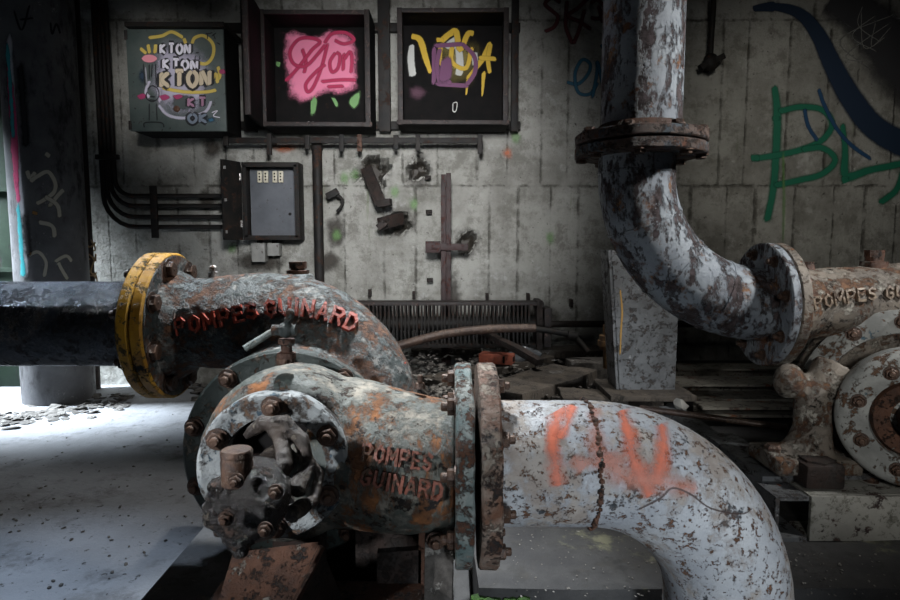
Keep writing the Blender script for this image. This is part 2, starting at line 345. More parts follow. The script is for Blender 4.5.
def bolt_circle(me, name, parent, c, d, r, n, ph=0, sc_=1, skip=()):
    x, y = frame(Vector(d)); c = Vector(c)
    for k in range(n):
        if k in skip: continue
        a = ph + 2*math.pi*k/n
        inst(me, name, parent, c + (x*math.cos(a)+y*math.sin(a))*r, d, random.uniform(0, 1), sc_)
# projection of marks on to a built surface
class Surf:
    def __init__(s, o):
        bpy.context.view_layer.update(); dg = bpy.context.evaluated_depsgraph_get()
        me = o.evaluated_get(dg).to_mesh(); mw = o.matrix_world
        s.n = 0; s.t = BVHTree.FromPolygons([mw @ v.co for v in me.vertices], [tuple(p.vertices) for p in me.polygons]); s.o = o
    def hit(s, px, py):
        d = ray(px, py).normalized(); h = s.t.ray_cast(CAM, d)
        if h[0] is None: return None
        n = h[1]
        return h[0], (n if n.dot(d) < 0 else -n)
OFF = [0]
def ribbon(surf, strokes, width, mat, parent, name='graffiti', n=6, step=.0005, taper=None, **kw):
    """paint strokes (pixel polylines) laid on a surface as a thin coat"""
    bm = bmesh.new(); uvl = bm.loops.layers.uv.new('UVMap'); surf.n += 1
    for si, st in enumerate(strokes):
        w0 = width
        pts = spline([Vector((p[0], p[1], (p[2] if len(p) > 2 else w0))) for p in st], n)
        prev = None; last = len(pts)-1
        for i, p in enumerate(pts):
            d = pts[min(i+1, last)] - pts[max(i-1, 0)]; L = math.hypot(d.x, d.y) or 1; nx, ny = -d.y/L, d.x/L; w = p.z/2*(1.4 if surf.o is wall and p.z < 10 else 1)
            row = []; ok = True
            for q, v in ((-1, 0.), (-.5, .5), (0, 1.), (.5, .5), (1, 0.)):
                h = surf.hit(p.x+nx*w*q, p.y+ny*w*q)
                if h is None: ok = False; break
                off = .0012 + .0004*surf.n + .00003*si + .0000006*i
                row.append((bm.verts.new(h[0]+h[1]*off), v*(0.0 if i in (0, last) else 1)))
            if not ok: prev = None; continue
            if prev:
                for k in range(4):
                    f = bm.faces.new((prev[k][0], prev[k+1][0], row[k+1][0], row[k][0]))
                    for lp, v in zip(f.loops, (prev[k][1], prev[k+1][1], row[k+1][1], row[k][1])): lp[uvl].uv = (i/last, v)
            prev = row
    return finish_decal(bm, name, mat, parent, **kw)
def finish_decal(bm, name, mat, parent, label=None):
    o0 = ORG[parent]
    for v in bm.verts: v.co -= o0
    me = bpy.data.meshes.new(name); bm.to_mesh(me); bm.free(); me.materials.append(mat)
    o = bpy.data.objects.new(name, me); col.objects.link(o); o.parent = parent; ORG[o] = o0
    if label: o['label'] = label
    return o
def blob(surf, outline, mat, parent, name='graffiti', rings=7, **kw):
    bm = bmesh.new(); uvl = bm.loops.layers.uv.new('UVMap'); surf.n += 1
    out = spline([Vector((*p, 0)) for p in outline+[outline[0]]], 5)[:-1]
    c = sum(out, Vector())/len(out); prev = None
    for r in range(rings+1):
        f = r/rings; row = []
        for p in out:
            q = c+(p-c)*f; h = surf.hit(q.x, q.y)
            row.append(bm.verts.new(h[0]+h[1]*(.0012+.0004*surf.n)) if h else None)
        if prev:
            for k in range(len(out)):
                vs = (prev[k], prev[(k+1) % len(out)], row[(k+1) % len(out)], row[k])
                if None in vs: continue
                fc = bm.faces.new(vs); a, b = 1-(r-1)/rings, 1-r/rings
                for lp, v in zip(fc.loops, (a, a, b, b)): lp[uvl].uv = (0, v)
        prev = row
    return finish_decal(bm, name, mat, parent, **kw)
def text_on(surf, txt, base, height, parent, name, mat, raise_=.006, sink=.006, bold=.02, sub=0, label=None):
    cu = bpy.data.curves.new('t', 'FONT'); cu.body = txt; cu.space_character = 1.12; cu.offset = bold; cu.resolution_u = 3
    to = bpy.data.objects.new('t', cu); col.objects.link(to)
    bpy.context.view_layer.update(); me = bpy.data.meshes.new_from_object(to.evaluated_get(bpy.context.evaluated_depsgraph_get()))
    bpy.data.objects.remove(to); bpy.data.curves.remove(cu)
    xs = [v.co.x for v in me.vertices]; x0, x1 = min(xs), max(xs); ys = [v.co.y for v in me.vertices]; yh = max(ys)
    P = spline([Vector((*p, 0)) for p in base], 10); cum = [0]
    for a, b in zip(P, P[1:]): cum.append(cum[-1]+(b-a).length)
    def pos(s):
        for i in range(len(P)-1):
            if s <= cum[i+1] or i == len(P)-2:
                t = (s-cum[i])/(cum[i+1]-cum[i]); d = (P[i+1]-P[i]).normalized(); return P[i]+(P[i+1]-P[i])*t, d
    bm = bmesh.new(); bm.from_mesh(me); bpy.data.meshes.remove(me)
    bmesh.ops.remove_doubles(bm, verts=bm.verts, dist=.001)
    top = {}; bot = {}; bad = set(); nb = bmesh.new()
    for v in bm.verts:
        p, d = pos((v.co.x-x0)/(x1-x0)*cum[-1]); up = Vector((d.y, -d.x, 0)); q = p+up*(v.co.y/yh*height)
        h = surf.hit(q.x, q.y)
        if h is None: bad.add(v); continue
        top[v] = nb.verts.new(h[0]+h[1]*raise_); bot[v] = nb.verts.new(h[0]-h[1]*sink)
    for f in bm.faces:
        if any(v in bad for v in f.verts): continue
        try: nb.faces.new([top[v] for v in f.verts])
        except ValueError: pass
    for e in bm.edges:
        if len(e.link_faces) == 1 and not any(v in bad for v in e.verts):
            a, b = e.verts; nb.faces.new((top[a], top[b], bot[b], bot[a]))
    bm.free(); bmesh.ops.recalc_face_normals(nb, faces=nb.faces)
    m = MB(); m.bm.free(); m.bm = nb
    return m.build(name, mat, parent, smooth=False, label=label)

GLY = {'P': [[(0, 0), (0, 1), (.5, 1), (.68, .78), (.5, .48), (0, .48)]], 'O': [[(.36, 1), (.06, .75), (.06, .25), (.36, 0), (.66, .25), (.66, .75), (.36, 1)]],
       'M': [[(0, 0), (.03, 1), (.4, .35), (.77, 1), (.8, 0)]], 'E': [[(.58, 1), (0, 1), (0, 0), (.6, 0)], [(0, .52), (.48, .52)]],
       'S': [[(.6, .86), (.34, 1), (.06, .84), (.1, .6), (.54, .42), (.6, .18), (.32, 0), (.02, .14)]], 'G': [[(.64, .82), (.36, 1), (.06, .75), (.06, .25), (.36, 0), (.64, .16), (.64, .46), (.4, .46)]],
       'U': [[(0, 1), (.02, .25), (.32, 0), (.62, .25), (.64, 1)]], 'I': [[(.08, 0), (.08, 1)]], 'N': [[(0, 0), (0, 1), (.64, 0), (.64, 1)]],
       'A': [[(0, 0), (.34, 1), (.68, 0)], [(.14, .32), (.54, .32)]], 'R': [[(0, 0), (0, 1), (.5, 1), (.66, .78), (.5, .52), (0, .52)], [(.34, .52), (.66, 0)]], 'D': [[(0, 0), (0, 1), (.4, 1), (.66, .72), (.66, .28), (.4, 0), (0, 0)]], ' ': []}
GW = {'I': .16, 'M': .8, 'E': .6, 'S': .62, ' ': .3}
def text_on(surf, txt, base, height, parent, name, mat, raise_=.006, sink=.006, bold=.02, sub=0, label=None):
    """raised cast letters: strokes laid along a baseline and set on to the surface"""
    P = spline([Vector((*p, 0)) for p in base], 10); cum = [0]
    for a, c in zip(P, P[1:]): cum.append(cum[-1]+(c-a).length)
    gap = .36; tot = sum(GW.get(c, .68)+gap for c in txt)-gap; k = cum[-1]/tot; th = min(3.3, height*.22)/2
    def pos(u, v):
        q = max(0, min(u*k, cum[-1]-.01))
        for i in range(len(P)-1):
            if q <= cum[i+1]:
                d = (P[i+1]-P[i]).normalized(); return P[i]+d*(q-cum[i])+Vector((d.y, -d.x, 0))*(v*height)
    m = MB(); x = 0
    for c in txt:
        for st in GLY[c]:
            for a, e in zip(st, st[1:]):
                A, B = pos(x+a[0], a[1]), pos(x+e[0], e[1]); d = (B-A).normalized(); n = Vector((-d.y, d.x, 0)); A = A-d*th*.8; B = B+d*th*.8; rows = []
                for t in (0, .33, .67, 1):
                    C_ = A+(B-A)*t; r = []
                    for o_, hh in ((-1.25, 0), (-.8, 1), (.8, 1), (1.25, 0)):
                        h = surf.hit(C_.x+n.x*th*o_, C_.y+n.y*th*o_)
                        if h is None: r = None; break
                        r.append(h[0]+h[1]*(raise_ if hh else -sink))
                    if r: rows.append([m.bm.verts.new(v) for v in r])
                    else: rows.append(None)
                for r0, r1 in zip(rows, rows[1:]):
                    if r0 and r1:
                        for j in range(3): m.bm.faces.new((r0[j], r0[j+1], r1[j+1], r1[j]))
                for r0 in (rows[0], rows[-1]):
                    if r0: m.bm.faces.new(r0)
        x += GW.get(c, .68)+gap
    return m.build(name, mat, parent, smooth=False, label=label)
# ================================================================== SETTING
def setting(o): o['kind'] = 'structure'; return o
holes = [(at(374, 172, WY), .11, .16), (at(418, 170, WY), .085, .12), (at(397, 223, WY), .10, .13), (at(466, 243, WY), .07, .10), (at(60, 230, WY), .01, 0)]
bm = bmesh.new(); nx, nz_ = 330, 170; X0, X1, ZT = -3.6, 4.2, 4.0
g = [[None]*(nz_+1) for _ in range(nx+1)]
for i in range(nx+1):
    for k in range(nz_+1):
        x = X0+(X1-X0)*i/nx; z = ZT*k/nz_; y = WY
        for c, r, dp in holes:
            d = math.hypot(x-c.x, z-c.z)
            if d < r*2:
                d += noise.noise(Vector((x*16, 0, z*16)))*r*.75
                y += dp*max(0, min(1, (r-d)/(r*.35)))
        g[i][k] = bm.verts.new((x, y, z))
for i in range(nx):
    for k in range(nz_): bm.faces.new((g[i][k], g[i+1][k], g[i+1][k+1], g[i][k+1]))
w = MB(); w.bm.free(); w.bm = bm
wall = setting(w.build('wall_back', 'wall', loc=(0, WY, 0), smooth=False))
b = MB()                                            # side wall with a tall doorway that lets the daylight in
for y0, y1, z0, z1 in ((-4, 1.9, 0, 4), (1.9, 4.5, 2.7, 4), (4.5, 5.0, 0, 4)): b.box((-3.72, (y0+y1)/2, (z0+z1)/2), (.24, y1-y0, z1-z0))
setting(b.build('wall_left', 'wall', loc=(-3.72, 0, 0)))
setting(MB().box((4.3, .3, 2), (.2, 9, 4)).build('wall_right', 'wall', loc=(4.3, 0, 0)))
setting(MB().box((.3, .4, 4.1), (8.4, 9, .2)).build('ceiling', 'ceiling', loc=(0, 0, 4)))
fl = setting(MB().box((0, .4, -.05), (9, 10, .1)).build('floor', 'floor', loc=(0, 0, 0)))
d = MB(); d.box((-3.40, WY-.03, 1.3), (.30, .06, 2.6), bevel=.004)
for z in (.3, .9, 1.5, 2.1): d.box((-3.40, WY-.065, z), (.26, .02, .03))
setting(d.build('door_1', 'green_wall', loc=(-3.4, WY, 0)))
b = MB(); b.box((2.0, 3.02, .1), (3.86, 3.06, .2)); b.bm.verts.ensure_lookup_table()
bmesh.ops.subdivide_edges(b.bm, edges=b.bm.edges[:], cuts=14, use_grid_fill=True)
for v in b.bm.verts: v.co += noise.noise_vector(v.co*5)*.012
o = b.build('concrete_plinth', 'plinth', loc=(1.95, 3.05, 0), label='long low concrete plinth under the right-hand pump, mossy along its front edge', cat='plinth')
plinthB = o
b = MB()
for i in range(260):
    x = random.uniform(.0, .2); b.ball((x, 1.49+random.uniform(-.012, .008), .165+random.uniform(-.02, .012)), random.uniform(.006, .016), (1.3, 1, .6), 1)
b.build('moss', 'moss', parent=plinthB, smooth=True, kind='stuff', label='bright green moss along the front edge')
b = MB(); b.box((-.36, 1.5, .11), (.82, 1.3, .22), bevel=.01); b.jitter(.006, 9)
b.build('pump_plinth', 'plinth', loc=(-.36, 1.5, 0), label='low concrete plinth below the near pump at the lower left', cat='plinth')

# ------------------------------------------------------------------ column
cc = at(54, 300, 4.2); b = MB()
b.lathe((cc.x, cc.y, 0), (0, 0, 1), [(0, .225), (.5, .225), (1, .225), (2, .225), (3, .225), (4, .225)], 64)
colm = b.build('round_column', 'column', loc=(cc.x, cc.y, 0), label='thick round painted column with pale graffiti at the far left', cat='column')
SC = Surf(colm)
pale = paint((.5, .47, .38), soft=.5, noise_amt=.3)
ribbon(SC, [[(27, 170), (30, 178), (36, 172)], [(30, 182), (38, 176), (48, 172), (55, 182), (54, 192), (44, 200), (36, 204)], [(45, 153), (50, 157)], [(48, 208), (60, 193), (64, 190)], [(44, 196), (57, 205), (60, 218)], [(38, 222), (52, 226), (55, 238)]], 6, pale, colm)
ribbon(SC, [[(28, 256), (38, 252), (46, 262), (44, 278)], [(54, 262), (66, 256), (72, 262)], [(58, 262), (62, 270), (68, 280)]], 5, pale, colm)
ribbon(SC, [[(32, 212), (38, 214)], [(26, 252), (32, 254)]], 5, paint((.33, .17, .05), soft=.5), colm)
ribbon(SC, [[(9, 30, 9), (13, 100, 10), (18, 170, 11), (23, 230, 11), (26, 280, 10)]], 16, paint((.55, .56, .60), soft=.8, noise_amt=.4, scale=9, maxa=.9), colm)  # pale strip: doorway light on the column's edge put into the paint
ribbon(SC, [[(8, 60, 6), (12, 110, 7), (16, 170, 7), (19, 205, 6)], [(12, 80, 5), (15, 130, 8), (18, 190, 5)]], 9, paint((.55, .05, .16), soft=.6, noise_amt=.9, scale=9), colm)
ribbon(SC, [[(7, 38, 5), (11, 90, 6), (14, 140, 6)], [(18, 200, 5), (22, 250, 7), (24, 278, 7)]], 6, paint((.03, .38, .42), soft=.6, noise_amt=.9, scale=10), colm)
ribbon(SC, [[(14, 10), (22, 30), (30, 4)], [(20, 20), (34, 18)], [(50, 22), (52, 34), (56, 24), (60, 34)]], 2.5, paint((.01, .01, .012)), colm)
ribbon(SC, [[(20, 60), (24, 110), (27, 150)], [(24, 210), (30, 260)]], 12, paint((.015, .014, .016), soft=.8, noise_amt=.5), colm)

# ------------------------------------------------------------------ graffiti on the back wall
SW = Surf(wall)
red = paint((.09, .010, .014), soft=.5, noise_amt=.12)
ribbon(SW, [[(561, 3), (552, -2), (545, 4), (552, 11), (558, 17), (554, 27), (544, 32)], [(567, 0), (566, 14), (566, 28), (573, 45)], [(588, -2), (578, 8), (568, 16), (580, 22), (592, 30)], [(573, 45), (579, 30), (585, 8)], [(590, 4), (597, 0), (604, 8), (600, 18), (590, 18)], [(598, 4), (603, 24)]], 4, red, wall)
blue = paint((.012, .10, .17), soft=.5, noise_amt=.12)
ribbon(SW, [[(566, 82), (578, 84), (588, 74), (590, 64), (582, 60), (575, 74), (578, 92), (590, 94), (598, 82)], [(592, 100), (597, 72), (597, 62), (600, 72), (604, 92)], [(601, 44), (604, 50)]], 3.6, blue, wall)
green = paint((.008, .15, .085), soft=.6, noise_amt=.15)
ribbon(SW, [[(774, 84, 7), (777, 112, 9), (776, 150, 9), (773, 190, 8), (766, 224, 8)], [(776, 116, 10), (776, 118, 12), (776, 121, 10)], [(777, 112), (800, 107), (822, 110), (832, 124), (822, 140), (800, 150), (772, 156), (750, 159)], [(800, 150), (822, 148), (835, 160), (822, 174), (800, 180), (772, 186)], [(842, 122, 6), (845, 150, 7), (846, 176, 10), (870, 170, 8), (900, 164, 8), (920, 160, 8)], [(845, 176, 10), (845, 180, 12), (846, 183, 8)], [(904, 168), (896, 190), (878, 204)], [(750, 158), (760, 158)]], 7, green, wall)
dkb = paint((.008, .022, .05), soft=.3, noise_amt=.06, maxa=.97)
ribbon(SW, [[(752, 9, 5), (775, 7, 10), (800, 14, 15), (818, 35, 20), (834, 68, 25), (852, 100, 29), (875, 128, 31), (910, 147, 33), (940, 155, 33)]], 12, dkb, wall, n=10)
ribbon(SW, [[(818, 88), (824, 105), (836, 128), (852, 146), (872, 160)], [(804, 108), (808, 126), (818, 142)]], 4, paint((.012, .06, .14), soft=.5), wall)
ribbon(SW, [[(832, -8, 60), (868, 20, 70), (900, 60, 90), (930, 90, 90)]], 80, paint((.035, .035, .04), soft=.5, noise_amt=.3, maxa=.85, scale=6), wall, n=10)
ribbon(SW, [[(890+20*math.cos(a)-10, 12+8*math.sin(a*1.7)), (840+7*a, 40+16*math.sin(a*2)), (870+5*a, 70-10*a)] for a in (0, .8, 1.7, 2.6, 3.4, 4.5)], 1.3, paint((.22, .22, .21), soft=.8, maxa=.7), wall)
stain = paint((.035, .028, .02), soft=.7, noise_amt=.5, maxa=.85, scale=14)
for px, py, rx, ry in ((374, 172, 22, 20), (418, 170, 18, 22), (399, 224, 24, 18), (466, 243, 20, 20), (336, 232, 14, 22), (212, 148, 14, 14), (208, 200, 12, 14), (535, 318, 30, 22), (452, 300, 12, 40), (330, 262, 16, 14), (260, 262, 34, 16)):
    blob(SW, [(px+rx*math.cos(a)*random.uniform(.8, 1.2), py+ry*math.sin(a)*random.uniform(.8, 1.2)) for a in (k*.785 for k in range(8))], stain, wall, name='damp_stain')
ora = paint((.45, .12, .04), soft=.8, noise_amt=.5, maxa=.6)
blob(SW, [(500, 150), (508, 146), (514, 150), (512, 160), (502, 158)], ora, wall)
blob(SW, [(268, 143), (295, 143), (300, 152), (275, 154)], ora, wall)
lg = paint((.16, .33, .10), soft=.8, noise_amt=.5, maxa=.5)
for p in ((345, 178), (395, 192), (414, 204), (337, 235), (355, 175), (516, 138), (550, 238), (232, 248)):
    blob(SW, [(p[0]+7*math.cos(a), p[1]+9*math.sin(a)) for a in (k*1.05 for k in range(6))], lg, wall)
ribbon(SW, [[(782, 150, 3), (783, 200, 3), (782, 245, 2)]], 3, lg, wall)

# ------------------------------------------------------------------ racks, rails and cabinets on the back wall
def strut(pts, w, h, name, mat, label, cat='rail', group=None, jit=0):
    b = MB()
    for a, c in zip(pts, pts[1:]): b.bar(a, c, w, h, bevel=.003)
    return b.build(name, mat, label=label, cat=cat, group=group)
for px, lb in ((251, 'upright steel rail behind the middle cabinet\'s left edge'), (385, 'upright dark steel rail running between the pink and yellow painted cabinets'), (514, 'upright steel rail to the right of the yellow painted cabinet')):
    bot = at(px, 132 if px != 385 else 132, 4.52); tp = at(px, -40, 4.52)
    strut([(bot.x, 4.52, bot.z), (bot.x, 4.52, 4.0)], .085 if px != 514 else .05, .06, 'wall_rail', 'dark_metal', lb)
for py, x0, x1, lb in ((28, 215, 520, 'upper horizontal steel rail carrying the three cabinets'), (126, 215, 520, 'lower horizontal steel rail behind the bottoms of the three cabinets')):
    a, c = at(x0, py, 4.57), at(x1, py, 4.57)
    strut([(a.x, 4.57, a.z), (c.x, 4.57, a.z)], .05, .06, 'cabinet_rail', 'dark_metal', lb)
def cabinet(x0, y0, x1, y1, label, Yf=4.25, mat='inner_black', t=.022, closed=False):
    """sheet steel cabinet; pixel corners of its front rim"""
    a, c = at(x0, y0, Yf), at(x1, y1, Yf); yb = 4.54
    root = thing('steel_cabinet', label, 'cabinet', ((a.x+c.x)/2, yb, c.z), None)
    Wd, Hh = c.x-a.x, a.z-c.z; cx, cz = (a.x+c.x)/2, (a.z+c.z)/2
    b = MB(); D = yb-Yf
    b.box((cx, yb-t/2, cz), (Wd, t, Hh)); b.box((a.x+t/2, (Yf+yb)/2, cz), (t, D, Hh)); b.box((c.x-t/2, (Yf+yb)/2, cz), (t, D, Hh))
    b.box((cx, (Yf+yb)/2, a.z-t/2), (Wd-2*t, D, t)); b.box((cx, (Yf+yb)/2, c.z+t/2), (Wd-2*t, D, t))
    body = b.build('body', mat, root)
    return root, body, (a, c, Wd, Hh, cx, cz, yb, t, Yf)
r1, b1, q = cabinet(128, 31, 227, 131, 'closed green steel cabinet covered in white and yellow bubble-letter graffiti')
a, c, Wd, Hh, cx, cz, yb, t, Yf = q
b = MB(); b.box((cx, Yf-.012, cz), (Wd+.01, .024, Hh+.01), bevel=.005); dr = b.build('door', 'green_door', r1)
b = MB()
for z in (cz-.3, cz+.3): MB().lathe((a.x-.004, Yf-.02, z-.03), (0, 0, 1), [(0, .012), (.06, .012)], 12).build('hinge', 'box_rim', dr)
b = MB(); p = at(177, 109, Yf-.024); b.lathe(p, (0, -1, 0), [(0, .022), (.006, .022), (.012, .014), (.013, .008)], 20); b.build('lock', 'rust', dr)
b = MB(); b.box((cx+.02, Yf+.1, a.z+.022), (Wd*1.02, .34, .03)); b.build('top_ledge', 'dark_metal', r1)
SD = Surf(dr)
wh = paint((.62, .60, .72), soft=.7, noise_amt=.25, maxa=.8); yl = paint((.62, .47, .10), soft=.4, noise_amt=.15); bk = paint((.012, .012, .016), soft=.5, noise_amt=.1)
blob(SD, [(156, 42), (175, 36), (197, 44), (212, 62), (214, 88), (206, 112), (188, 120), (168, 116), (152, 100), (148, 62)], paint((.55, .52, .66), soft=.5, noise_amt=.3, maxa=.75, thresh=.0, scale=14), dr)
blob(SD, [(172, 94), (192, 94), (196, 106), (184, 112), (170, 106)], paint((.07, .09, .088), soft=.4, noise_amt=.3, maxa=.9), dr)
ribbon(SD, [[(158, 104), (168, 115), (185, 118), (205, 112), (212, 100)], [(160, 104), (159, 80)], [(150, 80), (146, 92), (150, 98)]], 5, wh, dr)
ribbon(SD, [[(148, 38), (162, 36), (172, 32), (184, 38)], [(140, 48), (147, 54)], [(148, 44), (150, 54)], [(156, 44), (155, 54)], [(184, 38), (186, 44)], [(192, 44), (195, 38), (204, 36), (213, 44), (213, 56), (206, 64), (196, 62)], [(218, 66), (220, 76), (216, 82)], [(161, 88), (185, 92), (206, 92), (217, 90)], [(206, 74), (209, 84), (216, 74), (218, 84)]], 4.5, yl, dr)
mg = paint((.38, .04, .14), soft=.4, noise_amt=.2, maxa=.9, thresh=-.05)
blob(SD, [(136, 96), (143, 93), (148, 97), (141, 100)], mg, dr); blob(SD, [(158, 96), (166, 94), (171, 98), (163, 101)], mg, dr); blob(SD, [(172, 96), (180, 94), (184, 97), (177, 100)], mg, dr); blob(SD, [(219, 70), (224, 69), (225, 74), (220, 74)], mg, dr)
blob(SD, [(138, 72), (143, 66), (148, 76), (144, 86), (138, 80)], paint((.02, .04, .07), soft=.8), dr)
blob(SD, [(205, 118), (214, 116), (217, 122), (208, 124)], paint((.03, .12, .2), soft=.8), dr)
LET = {'K': [[(0, 0), (0, 1)], [(.7, 1), (.05, .5), (.75, 0)]], 'T': [[(0, 1), (.8, 1)], [(.4, 1), (.4, 0)]], 'O': [[(.4, 1), (.05, .7), (.05, .3), (.4, 0), (.75, .3), (.75, .7), (.4, 1)]],
       'N': [[(0, 0), (.02, 1)], [(.02, 1), (.7, 0)], [(.7, 0), (.72, 1)]], 'E': [[(.7, 1), (0, 1), (0, 0), (.7, 0)], [(0, .5), (.55, .5)]], 'B': [[(0, 0), (0, 1), (.5, 1), (.6, .75), (.4, .5), (0, .5)], [(.4, .5), (.7, .25), (.5, 0), (0, 0)]]}
bk2 = paint((.010, .010, .014), soft=.25, noise_amt=.05, thresh=.0, maxa=.92)
def bubble(word, x, y, w, h, fill, width, slant=0, out=2.0, gap=1.15):
    """word in fat outlined letters, (x, y) = lower left pixel"""
    st = []
    for i, ch in enumerate(word):
        for s in LET[ch]: st.append([(x+(i*gap+p[0])*w, y-p[1]*h+(i*gap+p[0])*w*slant) for p in s])
    ribbon(SD, st, width*1.5+out*1.6, bk2, dr, n=3); ribbon(SD, st, width*1.25, fill, dr, n=3)
whs = paint((.75, .73, .82), soft=.35, noise_amt=.1)
bubble('KTON', 161, 54, 7, 10, whs, 2.6, .0); bubble('KTON', 164, 69, 8, 10, whs, 2.8, .05)
bubble('KTON', 162, 88, 11.5, 16, paint((.60, .50, .36), soft=.35, noise_amt=.2), 4.5, -.04, out=2.6)
bubble('KT', 189, 107, 9, 9, paint((.38, .20, .30), soft=.35), 2.6); bubble('OK', 189, 123, 10, 9, paint((.20, .24, .30), soft=.35), 3)
ribbon(SD, [[(206, 34), (210, 34), (213, 33)], [(208, 34), (208, 40)], [(212, 37), (217, 33)], [(214, 35), (216, 40)], [(217, 43), (221, 45)], [(196, 56), (196, 60), (200, 60), (200, 56)], [(196, 53), (200, 53)]], 1.3, bk, dr)
ribbon(SD, [[(212, 113), (218, 111), (214, 116), (221, 118)]], 1.2, whs, dr)
blob(SD, [(142, 59), (145, 56), (150, 55), (155, 56), (158, 59), (155, 62), (150, 63), (145, 62)], paint((.80, .30, .36), soft=.15, noise_amt=.02, thresh=-.05), dr)
ribbon(SD, [[(144, 63), (146, 88)], [(156, 63), (157, 86)], [(150, 64), (150, 80)], [(153, 64), (152, 78)]], 1.5, bk, dr)
ribbon(SD, [[(148, 92), (147, 98), (153, 102), (159, 98), (159, 90), (153, 86), (148, 90)], [(150, 103), (150, 122)], [(157, 103), (158, 122)], [(145, 128), (146, 123), (162, 123), (165, 128)], [(150, 97), (156, 97)], [(150, 100), (157, 101)]], 1.5, bk, dr)
ribbon(SD, [[(146, 66), (148, 86)]], 2.5, paint((.3, .3, .34), soft=.6), dr)

def rim(root, q, w=.035):
    a, c, Wd, Hh, cx, cz, yb, t, Yf = q; b = MB(); y = Yf-.006
    b.box((a.x+w/2, y, cz), (w, .016, Hh), bevel=.003); b.box((c.x-w/2, y, cz), (w, .016, Hh), bevel=.003)
    b.box((cx, y, a.z-w/2), (Wd-2*w, .016, w*.8), bevel=.003); b.box((cx, y, c.z+w/2), (Wd+.02, .02, w*.8), bevel=.003)
    for v in b.bm.verts: v.co += noise.noise_vector(v.co*4)*.006
    return b.build('rim', 'box_rim', root)
r2, b2, q2 = cabinet(259, 10, 371, 127, 'open steel cabinet with pink sprayed patch and dark red script inside'); rim(r2, q2)
h = at(259, 10, 4.25); e = at(245, 12, 3.85); zb = q2[1].z; b = MB()
b.bar((h.x, 4.25, (h.z+zb)/2), (e.x, 3.85, (h.z+zb)/2), .02, h.z-zb, bevel=.003); dd = b.build('door', 'inner_black', r2)
MB().bar((e.x, 3.842, (h.z+zb)/2), (e.x, 3.86, (h.z+zb)/2), .035, h.z-zb, bevel=.003).build('door_edge', 'box_rim', dd)
S2 = Surf(b2)
blob(S2, [(281, 30), (292, 27), (305, 31), (318, 33), (330, 28), (345, 28), (356, 34), (360, 48), (361, 66), (362, 88), (350, 96), (338, 98), (325, 96), (310, 104), (296, 106), (285, 98), (283, 80), (280, 55)], paint((.80, .22, .36), soft=.25, noise_amt=.22, scale=12), b2)
dr2 = paint((.42, .012, .075), soft=.5, noise_amt=.08)
ribbon(S2, [[(302, 48), (306, 62), (304, 74)], [(285, 82), (298, 68), (312, 50), (320, 42), (310, 38), (298, 40), (290, 52), (294, 64), (306, 66), (318, 54), (326, 44)], [(328, 42), (322, 66), (314, 86), (308, 92), (306, 84), (316, 72), (326, 64)], [(324, 44), (332, 34), (346, 33), (354, 40), (344, 44), (334, 40)], [(336, 52), (330, 62), (332, 72), (338, 68), (340, 56), (336, 52)], [(344, 52), (343, 72)], [(344, 60), (350, 52), (352, 60), (351, 74)], [(320, 82), (340, 80), (357, 80)], [(326, 87), (345, 86)]], 5, dr2, b2, step=.0003)
gr2 = paint((.14, .30, .10), soft=.4, noise_amt=.2)
blob(S2, [(310, 100), (315, 94), (318, 102), (315, 115), (310, 116)], gr2, b2); blob(S2, [(330, 96), (336, 98), (339, 106), (336, 108)], gr2, b2); blob(S2, [(350, 96), (361, 90), (360, 104), (354, 110), (348, 104)], gr2, b2); blob(S2, [(276, 61), (281, 62), (280, 68), (276, 66)], gr2, b2)
b = MB(); b.chunk(at(313, 123, 4.35), (.07, .05, .02), 3); b.chunk(at(308, 123, 4.36), (.04, .05, .02), 4)
b.build('plaster_flake', 'pale_box', label='pale plaster flake lying in the bottom of the pink painted cabinet', cat='debris')
r3, b3, q3 = cabinet(397, 8, 508, 125, 'open steel cabinet with yellow strokes and purple square painted inside'); rim(r3, q3)
S3 = Surf(b3)
w3 = paint((.50, .50, .47), soft=.35, noise_amt=.2); y3 = paint((.58, .37, .015), soft=.4, noise_amt=.25); pu = paint((.14, .035, .11), soft=.3, noise_amt=.1)
blob(S3, [(434, 34), (450, 38), (474, 36), (484, 50), (478, 80), (470, 92), (446, 88), (434, 60)], paint((.20, .15, .02), soft=.9, noise_amt=.6, maxa=.8, scale=10), b3)
ribbon(S3, [[(412, 44, 6), (411, 60, 9), (413, 77, 9)], [(458, 42, 8), (460, 66, 10), (458, 76, 8)], [(474, 52), (476, 66)], [(458, 38), (448, 46), (462, 44)]], 8, w3, b3)
ribbon(S3, [[(411, 36, 7), (420, 40, 8), (425, 56, 8), (431, 74, 5)], [(441, 42), (440, 60), (446, 68)], [(440, 42, 8), (450, 34, 8), (456, 32, 8), (460, 50, 7), (468, 34, 7), (474, 34, 7)], [(452, 46), (452, 62), (466, 68), (472, 46)], [(466, 80, 4), (482, 60, 7), (490, 44, 6), (488, 60, 6), (490, 74, 5)], [(468, 78, 4), (466, 96, 2)], [(484, 70, 6), (482, 98, 2)], [(436, 40), (444, 40)], [(478, 58), (497, 59)]], 6, y3, b3)
ribbon(S3, [[(434, 45), (434, 86)], [(433, 46), (466, 44)], [(434, 84), (470, 86)], [(440, 48), (437, 66), (440, 84)], [(462, 44), (474, 56), (475, 72), (466, 86)], [(446, 66), (450, 78)], [(440, 76), (452, 84)]], 5.5, pu, b3)
blob(S3, [(440, 58), (452, 55), (452, 80), (438, 84)], pu, b3)
blob(S3, [(407, 86), (418, 84), (430, 92), (420, 102), (408, 98)], paint((.09, .02, .05), soft=.8, noise_amt=.3, maxa=.7), b3)
ribbon(S3, [[(453, 103), (457, 103), (456, 111), (453, 111), (453, 103)]], 1.2, w3, b3)
